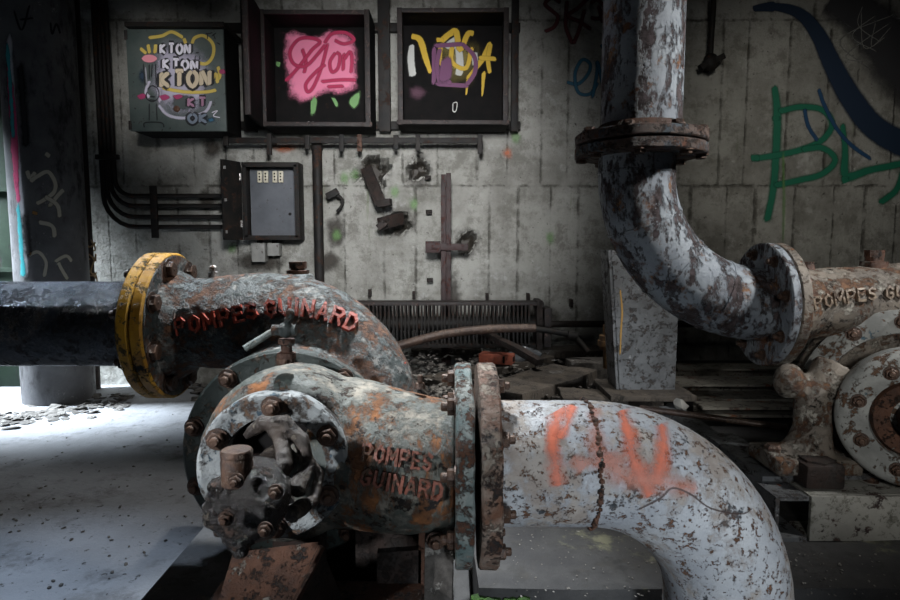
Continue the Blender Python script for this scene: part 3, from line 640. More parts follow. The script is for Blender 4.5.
b = MB(); b.chunk(at(444, 122, 4.3), (.02, .02, .035), 8); b.build('plaster_flake', 'pale_box', label='tiny white flake on the sill of the yellow painted cabinet', cat='debris')

# rail under the cabinets with clips
y = 4.42; a, c = at(226, 142, y), at(482, 139, y); z = (a.z+c.z)/2
root = thing('cable_rail', 'long dark steel rail with hanging clips below the three cabinets', 'rail', ((a.x+c.x)/2, y, z))
MB().bar((a.x, y, z), (c.x, y, z), .03, .04, bevel=.004).build('bar', 'dark_metal', root)
for px, dn in ((227, .02), (270, .10), (308, .05), (342, .07), (360, .07), (396, .05), (418, .07), (480, .09)):
    p = at(px, 141, y); MB().box((p.x, y-.02, z-dn*.3), (.035, .02, .05+dn), bevel=.003).build('clip', 'dark_metal' if px != 360 else 'rust', root)
for px in (270, 396): p = at(px, 130, y); MB().box((p.x, y+.05, z+.01), (.035, .10, .05)).build('bracket', 'dark_metal', root)

# small fuse panel
Yf = 4.44; a, c = at(241, 162, Yf), at(300, 240, Yf); t = .018; yb = 4.59
root = thing('fuse_panel', 'small open electrical panel with ceramic fuses below the closed green cabinet', 'electrical panel', ((a.x+c.x)/2, yb, c.z))
cx, cz, Wd, Hh = (a.x+c.x)/2, (a.z+c.z)/2, c.x-a.x, a.z-c.z; b = MB()
for x in (a.x+t/2, c.x-t/2): b.box((x, (Yf+yb)/2, cz), (t, yb-Yf, Hh), bevel=.003)
for z in (a.z-t/2, c.z+t/2): b.box((cx, (Yf+yb)/2, z), (Wd-2*t, yb-Yf, t), bevel=.003)
b.box((cx, Yf+.004, a.z-.024), (Wd-.02, .01, .02)); b.box((cx, Yf+.004, c.z+.024), (Wd-.02, .01, .02)); b.box((a.x+.022, Yf+.004, cz), (.02, .01, Hh-.04)); b.box((c.x-.022, Yf+.004, cz), (.02, .01, Hh-.04))
b.build('housing', 'dark_metal', root)
MB().box((cx, yb-.03, cz), (Wd-.05, .02, Hh-.05)).build('mounting_plate', 'panel_inner', root, label='pale grey mounting plate')
for px in (260.5, 266.5, 275.5, 281.5):
    p = at(px, 177, yb-.045); b = MB(); b.box((p.x, p.y-.01, p.z), (.032, .03, .085), bevel=.004)
    f = b.build('fuse_holder', 'ceramic', root, label='cream ceramic fuse holder')
    b = MB()
    for dz in (-.022, 0, .022): b.lathe((p.x, p.y-.026, p.z+dz), (0, -1, 0), [(0, .007), (.004, .005)], 10)
    b.build('contact', 'dark_metal', f)
b = MB(); p = at(290, 214, yb-.04); b.ball(p, .012); b.build('screw', 'dark_metal', root)
h0, h1 = at(240, 164, Yf), at(221, 164, Yf-.16); dz = Hh; b = MB()
b.bar((h0.x, Yf, cz), (h1.x, Yf-.16, cz), .018, Hh*1.0, bevel=.003); dd = b.build('door', 'dark_metal', root)
b = MB()
for z in (cz-Hh*.3, cz+Hh*.3): MB().lathe((h0.x, Yf-.012, z-.02), (0, 0, 1), [(0, .011), (.05, .011)], 10).build('hinge', 'steel_bolt', dd)
b = MB(); p0 = Vector((h0.x+(h1.x-h0.x)*.8, Yf-.16*.8-.02, cz)); b.box(p0+Vector((0, 0, Hh*.4)), (.02, .01, .02)); b.box(p0, (.02, .01, .02)); b.box(p0-Vector((0, 0, Hh*.4)), (.02, .01, .02)); b.build('latch', 'steel_bolt', dd)
for (x0, y0, x1, y1), lb in (((251, 243, 265, 262), 'larger square pale junction box hanging beneath the fuse panel'), ((267, 243, 279, 256), 'smaller pale junction box beneath the fuse panel, right of the larger one')):
    a, c = at(x0, y0, 4.5), at(x1, y1, 4.5); root = thing('junction_box', lb, 'junction box', ((a.x+c.x)/2, 4.59, c.z))
    MB().box(((a.x+c.x)/2, 4.55, (a.z+c.z)/2), (c.x-a.x, .1, a.z-c.z), bevel=.006).build('body', 'pale_box', root)
    MB().box(((a.x+c.x)/2, 4.55, a.z+.012), (.03, .05, .035)).build('gland', 'dark_metal', root)

# conduits
y = 4.53; lbs = ['topmost and innermost', 'second from the top', 'third from the top', 'lowest and outermost']
for i, (py, vx) in enumerate(((196, 113), (206, 109), (217, 105), (227, 101))):
    a = at(vx, 150, y); e = at(222, py, y); r_ = .13+.035*i; b = MB()
    pts = [(a.x, y, 3.98), (a.x, y, e.z+r_)]+[(a.x+r_*(1-math.cos(t)), y, e.z+r_*(1-math.sin(t))) for t in (R(k) for k in (15, 30, 45, 60, 75, 90))]+[(e.x, y, e.z)]
    b.tube(pts, .017, 12)
    b.build('conduit', 'dark_metal', label=f'bent black wall conduit, {lbs[i]} of the four leading to the fuse panel', cat='pipe', group='wall conduits')
p0, p1 = at(153, 186, 4.5), at(153, 238, 4.5)
MB().bar(p0, (p0.x, p0.y, p1.z), .05, .02, up=(0, 1, 0), bevel=.003).build('conduit_clamp', 'dark_metal', label='upright clamp strap crossing the four horizontal conduits', cat='bracket')
p0, p1 = at(96, 157, 4.5), at(119, 157, 4.5)
MB().bar(p0, p1, .03, .035, bevel=.003).build('conduit_bracket', 'dark_metal', label='short horizontal bracket on the vertical run of the conduits', cat='bracket')
p = at(91, 300, 4.47); b = MB(); b.tube([(p.x, p.y, 0), (p.x, p.y, 1.5), (p.x, p.y, 3.98)], .034, 20)
vp = b.build('vertical_pipe', 'rust_dark', label='tall dark vertical pipe just right of the round column', cat='pipe')
b = MB(); rr = random.Random(2)
for k in range(5):
    z0 = at(92, 240+7*k, 4.47).z; ph = rr.uniform(0, 6)
    b.tube([(p.x+.046*math.cos(ph+t), p.y+.046*math.sin(ph+t), z0-.012*t+(.05 if k % 2 else -.06)*math.sin(t)) for t in (j*.5 for j in range(13))], .006, 6)
b.tube(spline([at(95, 258, 4.41), at(91, 272, 4.41), at(97, 280, 4.42), at(94, 330, 4.42)]), .005, 6)
b.build('tied_cord', 'cord', label='tan cord wound and knotted round the tall dark vertical pipe', cat='cord')
p, e = at(317, 149, 4.5), at(317, 290, 4.5); b = MB(); b.tube([(p.x, 4.5, 0), (p.x, 4.5, 1), (p.x, 4.5, p.z)], .036, 20)
b.lathe((p.x, 4.5, p.z-.01), (0, 0, 1), [(0, .042), (.04, .042), (.055, .03)], 20)
b.build('capped_pipe', 'dark_metal', label='upright capped dark pipe right of the fuse panel', cat='pipe')
# broken brackets in the knocked-out holes
p, e, e2 = at(366, 168, 4.56), at(381, 204, 4.42), at(391, 202, 4.4); b = MB(); b.bar(p, e, .085, .03, up=(0, -1, 0), bevel=.003); b.bar(e-Vector((.02, 0, 0)), e2, .07, .05, bevel=.003)
b.build('broken_bracket', 'rust_dark', label='long slanting rusty bracket hanging from the upper knocked-out hole', cat='bracket')
p, e = at(380, 224, 4.46), at(402, 218, 4.6); b = MB(); b.bar(p, e, .05, .09, bevel=.003); b.bar(at(378, 228, 4.44), at(386, 222, 4.44), .05, .05, bevel=.003)
b.build('broken_bracket', 'rust_dark', label='short rusty bracket stub poking out of the lower knocked-out hole', cat='bracket')
b = MB(); b.bar(at(327, 197, 4.5), at(338, 191, 4.5), .04, .05, bevel=.003)
b.tube(spline([at(335, 195, 4.52), at(341, 198, 4.52), at(342, 205, 4.52), at(337, 212, 4.52)]), .012, 10)
b.build('wall_hook', 'dark_metal', label='small dark curved hook on the wall right of the capped pipe', cat='hook')
for i, (px, py) in enumerate(((428, 178), (429, 212), (430, 280), (414, 295), (370, 293), (487, 297), (528, 297), (571, 303))):
    p = at(px, py, 4.57); b = MB(); b.box(p, (.022 if i > 2 else .045, .07, .06 if i > 2 else .03), bevel=.003)
    b.build('wall_stub', 'rust_dark', label=['rusty stub right of the smaller upper hole', 'rusty stub left of the cross-shaped post, above its arm', 'rusty stub beside the foot of the cross-shaped post', 'small iron stub left of the cross-shaped post near the radiator', 'small iron stub above the left end of the radiator', 'small iron stub above the middle of the radiator', 'small iron stub above the right end of the radiator', 'iron stub at the shaded wall right of the radiator'][i], cat='stub', group='iron stubs in the wall')
# rusty channel post with cross arm
y = 4.45; tp = at(446, 174, y); root = thing('rusty_post', 'rust-red channel post with a short cross arm standing on the wall above the radiator', 'post', (tp.x, y, .2))
for dx in (-.0185, .0185): MB().bar((tp.x+dx, y+dx*.4, .2), (tp.x+dx, y+dx*.4, tp.z+dx*.3), .036, .06, up=(0, -1, 0), bevel=.003).build('channel', layered('rust_red', ((.026, .006, .005), (.014, .005, .005), 12), [((.015, .01, .01), (.1, .03, .02), 20, .6, .04, 1)], rough=.6, bump=.6) if dx < 0 else bpy.data.materials['rust_red'], root)
a, c = at(427, 247, y-.03), at(468, 247, y-.03); MB().bar((a.x, y-.045, a.z), (c.x, y-.045, a.z), .03, .05, bevel=.003).build('cross_arm', bpy.data.materials['rust_red'], root)
MB().bar((a.x-.01, y-.04, a.z), (a.x+.1, y-.04, a.z), .06, .085, bevel=.004).build('arm_socket', bpy.data.materials['rust_red'], root)
# wall pipe at the upper right with bracket
p = at(712, 40, 4.5); b = MB(); b.tube([(p.x, 4.5, p.z+.2), (p.x, 4.5, 3), (p.x, 4.5, 3.98)], .02, 12); b.tube([(p.x, 4.5, p.z+.25), (p.x, 4.52, p.z-.12), (p.x, 4.58, p.z-.2)], .02, 12)
q = at(711, 62, 4.5); b.ball(q, .06, (1, .5, 1.1), 2); b.bar(q+Vector((-.08, 0, -.04)), q+Vector((.09, 0, .04)), .05, .04)
b.build('hanging_conduit', 'dark_metal', label='thin dark conduit with a bracket on the wall right of the upright pipe', cat='pipe')

# radiator
y0, y1 = 4.12, 4.28; a, c = at(330, 304, y0), at(544, 304, y0); zt = a.z; zb = at(450, 346, y0).z
root = thing('finned_radiator', 'long low rusty finned radiator against the back wall', 'radiator', ((a.x+c.x)/2, 4.2, zb))
MB().bar((a.x, 4.2, zt), (c.x, 4.2, zt), .17, .022, bevel=.003).build('top_rail', 'box_rim', root)
MB().bar((a.x, 4.2, zb), (c.x, 4.2, zb), .15, .03, bevel=.003).build('bottom_rail', 'dark_metal', root)
b = MB(); b.tube([(a.x, 4.2, (zt+zb)/2), (c.x+.02, 4.2, (zt+zb)/2)], .05, 16); b.build('core_pipe', 'dark_metal', root)
m = MB(); m.box((0, 0, 0), (.012, .15, zt-zb-.02)); bm = m.bm; fin = bpy.data.meshes.new('fin'); bm.to_mesh(fin); bm.free(); fin.materials.append(M['dark_metal'])
n = 50
for i in range(n):
    x = a.x+.02+(c.x-.1-a.x-.02)*i/(n-1)
    o = bpy.data.objects.new('fin', fin); col.objects.link(o); o.parent = root; o.location = Vector((x, 4.19, (zt+zb)/2))-ORG[root]; o.rotation_euler = (0, 0, random.uniform(-.05, .05))
MB().box((c.x-.03, 4.2, (zt+zb)/2), (.04, .2, zt-zb+.05), bevel=.006).build('end_plate', 'rust_dark', root)
MB().box((c.x+.03, 4.2, (zt+zb)/2-.02), (.05, .16, zt-zb-.02), bevel=.006).build('end_cap', 'box_rim', root)
b = MB(); b.tube(spline([at(340, 362, 3.5), at(405, 344, 3.6), at(445, 334, 3.7), at(490, 329, 3.75), at(535, 328, 3.8)], 8), .028, 16)
b.build('bent_pipe', 'copper', label='long bent bare pipe lying in front of the radiator', cat='pipe')
b = MB(); b.tube(spline([at(535, 329, 3.86), at(556, 332, 3.84), at(574, 337, 3.8), at(588, 352, 3.75)], 8), .02, 12); b.lathe(at(572, 336, 3.8), (1, 0, -.2), [(-.03, .03), (.03, .03)], 12)
b.build('hose', 'dark_metal', label='black hose drooping off to the right of the radiator end', cat='hose')
b = MB(); a, c = at(548, 324, 4.2), at(760, 318, 4.2); b.tube([(a.x, 4.2, a.z), (c.x, 4.2, a.z)], .024, 14)
b.build('feed_pipe', 'rust_dark', label='straight horizontal pipe running low along the wall from the radiator', cat='pipe')
b = MB(); 
for px, py, r_ in ((608, 337, .05), (608, 342, .06), (609, 346, .055)): b.lathe(at(px, py, 3.5), (0, 0, 1), [(-.02, r_), (.01, r_)], 20)
b.tube([at(608, 325, 3.5), at(608, 368, 3.5)], .03, 12)
b.build('flanged_valve', layered('brass_rust', ((.22, .12, .04), (.08, .05, .03), 18), rough=.5, bump=.8), label='small brown flanged valve just left of the steel support post', cat='valve')
b = MB(); b.bar(at(613, 352, 3.0), at(613, 385, 3.0), .05, .04); b.build('red_post', M['letter_red'], label='short dark red post at the left foot of the steel support', cat='post')

# ------------------------------------------------------------------ debris behind the suction pipe
def board(p0, p1, w, h, mat, label, name='wooden_board', cat='board', sk=0):
    b = MB(); b.bar(p0, p1, w, h, bevel=.003)
    bmesh.ops.subdivide_edges(b.bm, edges=b.bm.edges[:], cuts=2, use_grid_fill=True); b.jitter(.012, 7)
    return b.build(name, mat, label=label, cat=cat)
board(onz(430, 383, .30), onz(545, 358, .30), .16, .05, 'wood', 'weathered board lying below the brick, behind the pipe flange')
board(onz(498, 397, .33), onz(575, 372, .33), .30, .07, 'wood', 'broad grey board propped just above the suction pipe')
board(onz(520, 352, .31), onz(600, 352, .31), .22, .06, 'wood', 'dark plank under the radiator\'s right end')
board(onz(560, 396, .36), onz(655, 400, .34), .22, .04, 'wood', 'thin board under the foot of the steel support')
board(at(480, 330, 4.0), at(540, 362, 3.4), .05, .04, 'rust_dark', 'thin rusty bar leaning against the radiator', 'leaning_bar', 'bar')
board(onz(412, 352, .28), onz(480, 350, .28), .15, .05, 'wood', 'short plank in the shadow beneath the bent pipe')
for i, (px, py, s) in enumerate(((590, 372, .28), (565, 385, .22), (640, 388, .3))):
    b = MB(); b.box(onz(px, py, .28), (s, s*.8, .16), bevel=.01); b.jitter(.015, 6)
    b.build('concrete_block', 'rubble', label=['rough concrete block left of the steel support', 'smaller rough concrete block above the suction pipe', 'rough concrete block carrying the steel support'][i], cat='block')
# brick with a slot
c = onz(497, 358, .37); root = thing('clay_brick', 'broken orange-red brick with holes on the debris heap', 'brick', (c.x, c.y, c.z-.03)); rot = Matrix.Rotation(R(-18), 3, 'Z'); b = MB()
b.box(c, (.215, .10, .062), rot, bevel=.004); br = b.build('body', 'brick', root)
b = MB(); f = c+rot @ Vector((.055, -.05, 0)); b.box(f, (.012, .006, .045), rot, bevel=.002); b.box(c+rot @ Vector((.1, 0, .0)), (.02, .05, .03), rot); b.build('slot', 'inner_black', root)
b = MB(); b.ball(onz(524, 354, .36), .11, (1, .8, .45), 4); b.jitter(.035, 9); b.jitter(.012, 30)
b.build('plastic_bag', 'plastic', label='crumpled dark plastic bag beside the brick', cat='bag')
b = MB(); rr = random.Random(5)
for i in range(900):
    px, py = rr.uniform(405, 640), rr.uniform(350, 398)
    p = onz(px, py, rr.uniform(.22, .31))
    if p.y > 4.45: continue
    s = rr.uniform(.012, .06)
    b.chunk(p, (s*rr.uniform(.8, 2), s, s*rr.uniform(.3, .8)), i)
b.build('rubble', 'rubble', label='loose rubble and splinters heaped on the concrete behind the suction pipe', cat='rubble', kind='stuff', smooth=False)
b = MB()
for i in range(260):
    px, py = rr.uniform(405, 560), rr.uniform(352, 396); p = onz(px, py, rr.uniform(.29, .34)); s = rr.uniform(.008, .028)
    b.chunk(p, (s*2, s, s*.4), i+3000)
b.build('paper_scraps', 'debris_pale', label='pale chips scattered over the rubble heap', cat='debris', kind='stuff', smooth=False)
b = MB()
for i in range(300):
    px, py = rr.uniform(505, 900), rr.uniform(530, 597)
    if 735 < px and py < 550: continue
    p = onz(px, py, .203); s = rr.uniform(.002, .007); b.chunk(p, (s*1.4, s, s*.6), i+5000)
b.build('plinth_grit', 'debris_pale', label='pale grit and chips lying on the long concrete plinth', cat='grit', kind='stuff', smooth=False)
b = MB()
for i in range(420):
    px = rr.uniform(0, 230); py = rr.uniform(405, 600)
    if 110 < i <= 260: continue
    if i > 260: t = rr.random(); px = t*135+rr.gauss(0, 4); py = 421-t*24+rr.gauss(0, 3.5)
    p = onz(px, py, .003); s = rr.uniform(.004, .016) if i < 260 else rr.uniform(.02, .07)
    b.chunk(p, (s*1.5, s*(1 if i < 260 else 1.6), s*(.6 if i < 260 else .3)), i+7000)
b.build('floor_grit', 'rubble', label='dark grit and crumbled crust scattered on the bare left-hand floor', cat='grit', kind='stuff', smooth=False)
b = MB()
for i in range(70):
    px = rr.uniform(190, 225); py = rr.uniform(368, 400); p = onz(px, py, .004); s = rr.uniform(.03, .09); b.chunk(p, (s*1.6, s, s*.4), i+8000)
b.build('floor_rubble', 'rubble', label='small pile of rubble seen between the yellow flange and the pump casing', cat='rubble', kind='stuff', smooth=False)

# ------------------------------------------------------------------ steel support, channels, rod
Y = 2.85; pts = [(611, 258), (676, 300), (671, 390), (620, 390)]; zb = at(620, 390, Y).z
root = thing('steel_support', 'broad tapered grey steel support post under the curved upright pipe', 'support', (at(645, 390, Y).x, Y, zb-.02))
q = [at(*p, Y) for p in ((611, 250), (677, 268), (672, 391), (619, 391))]
MB().prism(q, (0, .014, 0)).build('web', 'support', root)
MB().prism([q[0]-Vector((.012, 0, 0)), q[0]+Vector((.004, 0, 0)), q[3]+Vector((.004, 0, 0)), q[3]-Vector((.012, 0, 0))], (0, .16, 0)).build('side_flange', 'support', root)
MB().prism([q[1], q[1]+Vector((.014, 0, 0)), q[2]+Vector((.014, 0, 0)), q[2]], (0, .16, 0)).build('side_flange', 'support', root)
MB().box(((q[2].x+q[3].x)/2, Y+.05, zb-.012), (.40, .34, .028), bevel=.004).build('base_plate', 'wood', root)
SS = Surf([o for o in bpy.data.objects if o.name.startswith('web')][0])
ribbon(SS, [[(620, 288, 2.5), (622, 310, 3), (621, 330, 3), (620, 356, 2)]], 3, paint((.42, .25, .06), soft=.6, noise_amt=.4, maxa=.8), root, name='rust_streak')
def chan(p0, p1, w, h, label, mat='beam', name='steel_channel', t=.012, web=-1, cat='beam'):
    """C-shaped channel along p0-p1; top centre line given"""
    p0, p1 = Vector(p0), Vector(p1); d = (p1-p0).normalized(); s = d.cross(Vector((0, 0, 1))).normalized()
    b = MB(); dn = Vector((0, 0, 1))
    b.bar(p0-dn*t/2, p1-dn*t/2, w, t); b.bar(p0-dn*(h-t/2), p1-dn*(h-t/2), w, t)
    b.bar(p0+s*web*(w/2-t/2)-dn*h/2, p1+s*web*(w/2-t/2)-dn*h/2, t, h-2*t)
    return b.build(name, mat, label=label, cat=cat)
p = at(674, 366, 3.5); e = at(800, 366, 3.5); chan((p.x, 3.5, p.z), (e.x+.5, 3.5, p.z), .16, .10, 'topmost steel channel of the stack behind the right pump', web=-1)
p = at(672, 380, 3.15); chan((p.x, 3.15, p.z), (p.x+1.3, 3.15, p.z), .2, .09, 'second steel channel of the stack behind the right pump, open end towards us', web=-1)
p = at(690, 399, 3.0); chan((p.x, 2.9, p.z), (p.x+1.2, 2.9, p.z), .12, .05, 'lowest steel channel of the stack behind the right pump', web=-1)
b = MB(); b.tube([at(640, 408, 2.6), at(700, 416, 2.5), at(788, 428, 2.38)], .014, 12)
b.build('iron_rod', 'copper', label='long thin rusty rod lying across in front of the steel channels', cat='rod')
b = MB(); b.chunk(at(680, 405, 2.72), (.09, .08, .07), 71)
b.build('plaster_lump', 'pale_box', label='pale lump of plaster at the right foot of the steel support', cat='debris')

# ================================================================== RISER (upright pipe and its bend)
Y = 2.1; px_c = 642
fz1, fz2 = at(643, 140, Y).z, at(643, 152, Y).z; xr = at(640, 143, Y).x
root = thing('upright_pipe', 'tall upright grey pipe with a bolted flange, rusty and scratched', 'pipe', (xr, Y, fz1))
b = MB(); b.tube([(xr, Y, z) for z in [fz1+.1*k for k in range(26)]], .134, 48); b.build('pipe', 'riser', root)
b = MB(); b.lathe((xr, Y, fz1+.018), (0, 0, 1), [(0, .16), (.02, .147), (.03, .139)], 48); b.build('weld_collar', 'rust', root)
b = MB(); b.disc((xr, Y, fz1), (0, 0, 1), .219, .034); b.jitter(.002, 20); b.build('flange', 'riser_flange', root)
bolt_circle(HEAD, 'bolt', root, (xr, Y, fz1+.017), (0, 0, 1), .196, 8, .3)
R_, r_ = S(133, Y)/1.0, .128
R_ = .455; zc = at(768, 173, Y).z; xe = xr-.01+R_
root = thing('riser_bend', 'pitted grey pipe bend sweeping from the upright pipe to the right-hand pump', 'pipe', (xr, Y, zc))
pts = [(xr-.01, Y, fz2+.0), (xr-.01, Y, (fz2+zc)/2)]+[(xe-R_*math.cos(R(a)), Y, zc-R_*math.sin(R(a))) for a in range(0, 91, 6)]
xend = xe+.004; pts.append((xend, Y, zc-R_))
b = MB(); b.tube(pts, .128, 48)
bend = b.build('bend', 'riser', root, disp=.006)
bend.modifiers.clear()
b = MB(); b.disc((xr-.0, Y, fz2), (0, 0, 1), .219, .034); b.jitter(.002, 20); b.build('flange', 'riser_flange', root)
bolt_circle(HEAD, 'nut', root, (xr, Y, fz2-.017), (0, 0, -1), .196, 8, .3)
zf = zc-R_; b = MB(); b.disc((xend, Y, zf), (1, 0, 0), .215, .03); b.build('flange', 'riser', root)
bolt_circle(BOLT, 'nut', root, (xend-.015, Y, zf), (-1, 0, 0), .178, 8, .25)
# weld seams
b = MB()
for k, a in enumerate((0, 22, 45, 68, 90)):
    c_ = Vector((xe-R_*math.cos(R(a)), Y, zc-R_*math.sin(R(a)))); d = Vector((math.sin(R(a)), 0, -math.cos(R(a)))); b.lathe(c_, d, [(-.006, .127), (-.003, .131), (.003, .131), (.006, .127)], 48, cap=False)
b.jitter(.002, 60); b.build('weld_seam', 'riser', root)

# ================================================================== PUMP ON THE RIGHT
xf = xend+.034
root2 = thing('centrifugal_pump', 'pale rusty centrifugal pump on a steel base frame at the right edge', 'pump', (1.6, 2.0, .34))
b = MB(); b.disc((xf, Y, zf), (1, 0, 0), .215, .034); b.build('discharge_flange', 'pump_grey', root2)
bolt_circle(HEAD, 'bolt', root2, (xf+.017, Y, zf), (1, 0, 0), .178, 8, .25)
VC = at(906, 402, 1.95); D2 = Vector((-.5, -.866, 0))
b = MB()
b.lathe((xf, Y, zf), (1, 0, 0), [(0, .17), (.03, .155), (.07, .135), (.11, .125)], 40)
b.tube(spline([(xf+.05, Y, zf), (xf+.3, Y, zf+.006), (xf+.55, Y, zf+.01), (xf+.82, Y, zf-.06), (xf+.95, Y-.03, zf-.28), (xf+.93, Y-.06, zf-.42)], 8), lerp_list([.122, .128, .136, .136, .125, .11], 8), 32)
b.lathe(VC-D2*.2, D2, [(0, .2), (.03, .29), (.08, .325), (.16, .325), (.2, .29), (.22, .24)], 64)
# cast leg
L = [at(838, 372, 1.95), at(816, 400, 1.93), at(812, 430, 1.92), at(805, 462, 1.92)]
b.tube(spline(L, 6), lerp_list([.08, .062, .058, .085], 6), 24)
b.ball(at(789, 381, 1.93), .048, (1, 1, 1.25)); b.tube([at(789, 381, 1.93), at(812, 385, 1.95)], .034, 16)
b.tube(spline([at(812, 430, 1.92), at(792, 452, 1.9), at(768, 462, 1.9)], 6), .045, 16)
pb = at(800, 475, 1.9); b.box((pb.x+.02, 1.92, .395), (.27, .2, .05))
body2 = b.build('cast_body', 'pump_grey', root2, remesh=.008, disp=.006)
SB2 = Surf(body2)
text_on(SB2, 'POMPES GUINARD', [(814, 309), (850, 302), (880, 299), (905, 298), (925, 296), (952, 298)], 11, root2, 'raised_lettering', 'letter_grey', raise_=.008, bold=.025)
b = MB(); b.lathe(VC, D2, [(0, .30), (.012, .31), (.03, .31), (.036, .30), (.036, .235), (0, .225)], 72)
b.jitter(.002, 15); ring2 = b.build('casing_ring', 'cover_grey', root2)
bolt_circle(BOLT, 'bolt', root2, VC+D2*.036, D2, .272, 12, .1, 1.15)
b = MB(); b.lathe(VC-D2*.03, D2, [(0, .24), (.02, .24), (.02, .1)], 64); b.build('gap_shade_disc', 'inner_black', root2)  # black disc, its colour stands for shade between ring and cover
b = MB(); b.lathe(VC-D2*.02, D2, [(0, .15), (.04, .15), (.1, .165), (.17, .18), (.19, .212), (.26, .212), (.27, .204), (.28, .185), (.28, .125), (.22, .115), (.22, .05)], 72)
b.build('bearing_cover', 'cover_grey', root2)
b = MB(); b.lathe(VC+D2*.2, D2, [(0, .125), (.03, .123), (.05, .112), (.05, .07), (.0, .065)], 48); b.lathe(VC+D2*.2, D2, [(0, .05), (.09, .05), (.1, .04), (.1, .02)], 32)
b.build('gland_ring', 'rust', root2)
bolt_circle(BOLT, 'bolt', root2, VC+D2*.262, D2, .158, 8, .5)
p = at(878, 262, 2.08); b = MB(); b.lathe((p.x, Y, zf+.12), (0, 0, 1), [(0, .045), (.03, .042), (.032, .028), (.05, .028)], 24); b.lathe((p.x, Y, zf+.165), (0, 0, 1), [(0, .03), (.025, .03)], 6); b.build('top_plug', 'rust', root2)
p = at(811, 266, 2.08); b = MB(); b.lathe((p.x, Y, zf+.11), (0, 0, 1), [(0, .03), (.03, .02)], 12); b.lathe((p.x, Y, zf+.135), (0, 0, 1), [(0, .02), (.014, .02)], 6); b.build('top_plug', 'rust', root2)
b = MB(); c_ = at(815, 483, 1.83); b.box((c_.x, c_.y, .385), (.12, .11, .075), bevel=.012); b.lathe((c_.x, c_.y, .40), (0, 0, 1), [(0, .05), (.028, .05)], 6); b.jitter(.004, 20); b.build('foot_clamp', 'rust_dark', root2)
b = MB(); b.lathe((pb.x-.09, 1.9, .42), (0, 0, 1), [(0, .03), (.02, .03), (.03, .02)], 6); b.build('foot_bolt', 'iron_bolt', root2)
# base frame
root = thing('base_frame', 'grey steel channel base frame under the right-hand pump', 'frame', (1.9, 2.2, .2))
b = MB()
for z in (.334, .206): b.bar((1.03, 1.74, z), (1.03, 3.2, z), .10, .012)
b.bar((.986, 1.74, .27), (.986, 3.2, .27), .012, .116)
b.build('side_channel', 'support', root, label='long side channel, dusty dark grey')
b = MB(); b.bar((1.09, 1.75, .27), (3.2, 1.75, .27), .014, .14, bevel=.002); b.bar((1.09, 1.82, .334), (3.2, 1.82, .334), .12, .012); b.bar((1.09, 1.8, .207), (3.2, 1.8, .207), .1, .012)
b.build('front_channel', layered('frame_paint', ((.34, .34, .31), (.25, .25, .23), 6), [((.07, .04, .03), (.03, .02, .02), 9, .60, .03, 1, -.4), ((.12, .12, .1), (.2, .2, .17), 20, .58, .05, 1)], rough=.6, bump=.5), root)
b = MB(); b.bar((1.06, 1.86, .345), (1.06, 2.3, .345), .12, .022); b.bar((1.06, 1.95, .36), (1.9, 1.95, .36), .2, .02); b.build('mounting_plate', 'support', root)
for xx in (1.35, 1.62, 1.9, 2.2): bolt_circle(BOLT, 'bolt', root, (xx, 1.86, .34), (0, 0, 1), .0, 1)
b = MB(); b.chunk(at(777, 486, 1.84), (.05, .03, .02), 4); b.build('brick_shard', 'brick', label='small orange brick shard on the base frame by the pump foot', cat='debris')

# ================================================================== SUCTION PIPE (foreground bend)
Y = 1.33; ax = at(484, 462, Y); zc = ax.z; x1 = at(586, 462, Y).x; R_ = .334; r_ = .1395
root = thing('suction_pipe', 'large silver-grey pipe bend with orange paint marks curving down in the foreground', 'pipe', (x1+R_, Y, 0))
xf1 = at(486, 462, Y).x
pts = [(xf1, Y, zc), (xf1+(x1-xf1)*.33, Y, zc), (xf1+(x1-xf1)*.66, Y, zc), (x1, Y, zc)]+[(x1+R_*math.sin(R(a)), Y, zc-R_+R_*math.cos(R(a))) for a in range(5, 91, 5)]+[(x1+R_, Y, (zc-R_)*.5), (x1+R_, Y, 0)]
b = MB(); b.tube(pts, r_, 64); sp_ = b.build('pipe', 'suction', root)
b = MB()
rr = random.Random(9)
for k in range(80):
    a = 2*math.pi*k/80; b.ball((x1+rr.uniform(-.003, .003), Y+(r_)*math.cos(a), zc+(r_)*math.sin(a)), rr.uniform(.004, .0085), (1, 1.1, 1.1), 1)
b.build('weld_bead', 'rust', root)
b = MB(); b.disc((xf1, Y, zc), (1, 0, 0), .226, .042); b.jitter(.003, 14); b.build('flange', 'flange_rust', root)
bolt_circle(BOLT, 'nut', root, (xf1+.021, Y, zc), (1, 0, 0), .19, 8, .2)
SP = Surf(sp_)
orp = dict(soft=1.2, noise_amt=1.1, scale=16)
op = paint((.60, .15, .08), **orp, maxa=.9); op2 = paint((.50, .20, .14), **orp, maxa=.6)
ribbon(SP, [[(543, 402, 20), (556, 415, 30), (552, 440, 24), (556, 465, 32), (560, 488, 22)], [(574, 402, 16), (567, 425, 18), (558, 440, 16)]], 14, op, root)
ribbon(SP, [[(620, 404, 18), (626, 425, 26), (632, 455, 30), (642, 480, 34), (650, 498, 22)], [(660, 422, 18), (664, 445, 26), (660, 466, 26), (654, 486, 18)]], 14, op, root)
ribbon(SP, [[(592, 408, 22), (598, 440, 34), (602, 470, 30)], [(606, 450, 34), (625, 478, 40), (665, 482, 34), (700, 490, 24)], [(572, 455, 22), (585, 470, 30)]], 18, op2, root)
ribbon(SP, [[(636, 510, 2), (660, 498, 3), (672, 488, 3), (690, 494, 3), (710, 508, 3), (740, 514, 2), (752, 508, 2)]], 3, paint((.06, .035, .03), soft=.8, noise_amt=.3, maxa=.8), root, name='rust_line')

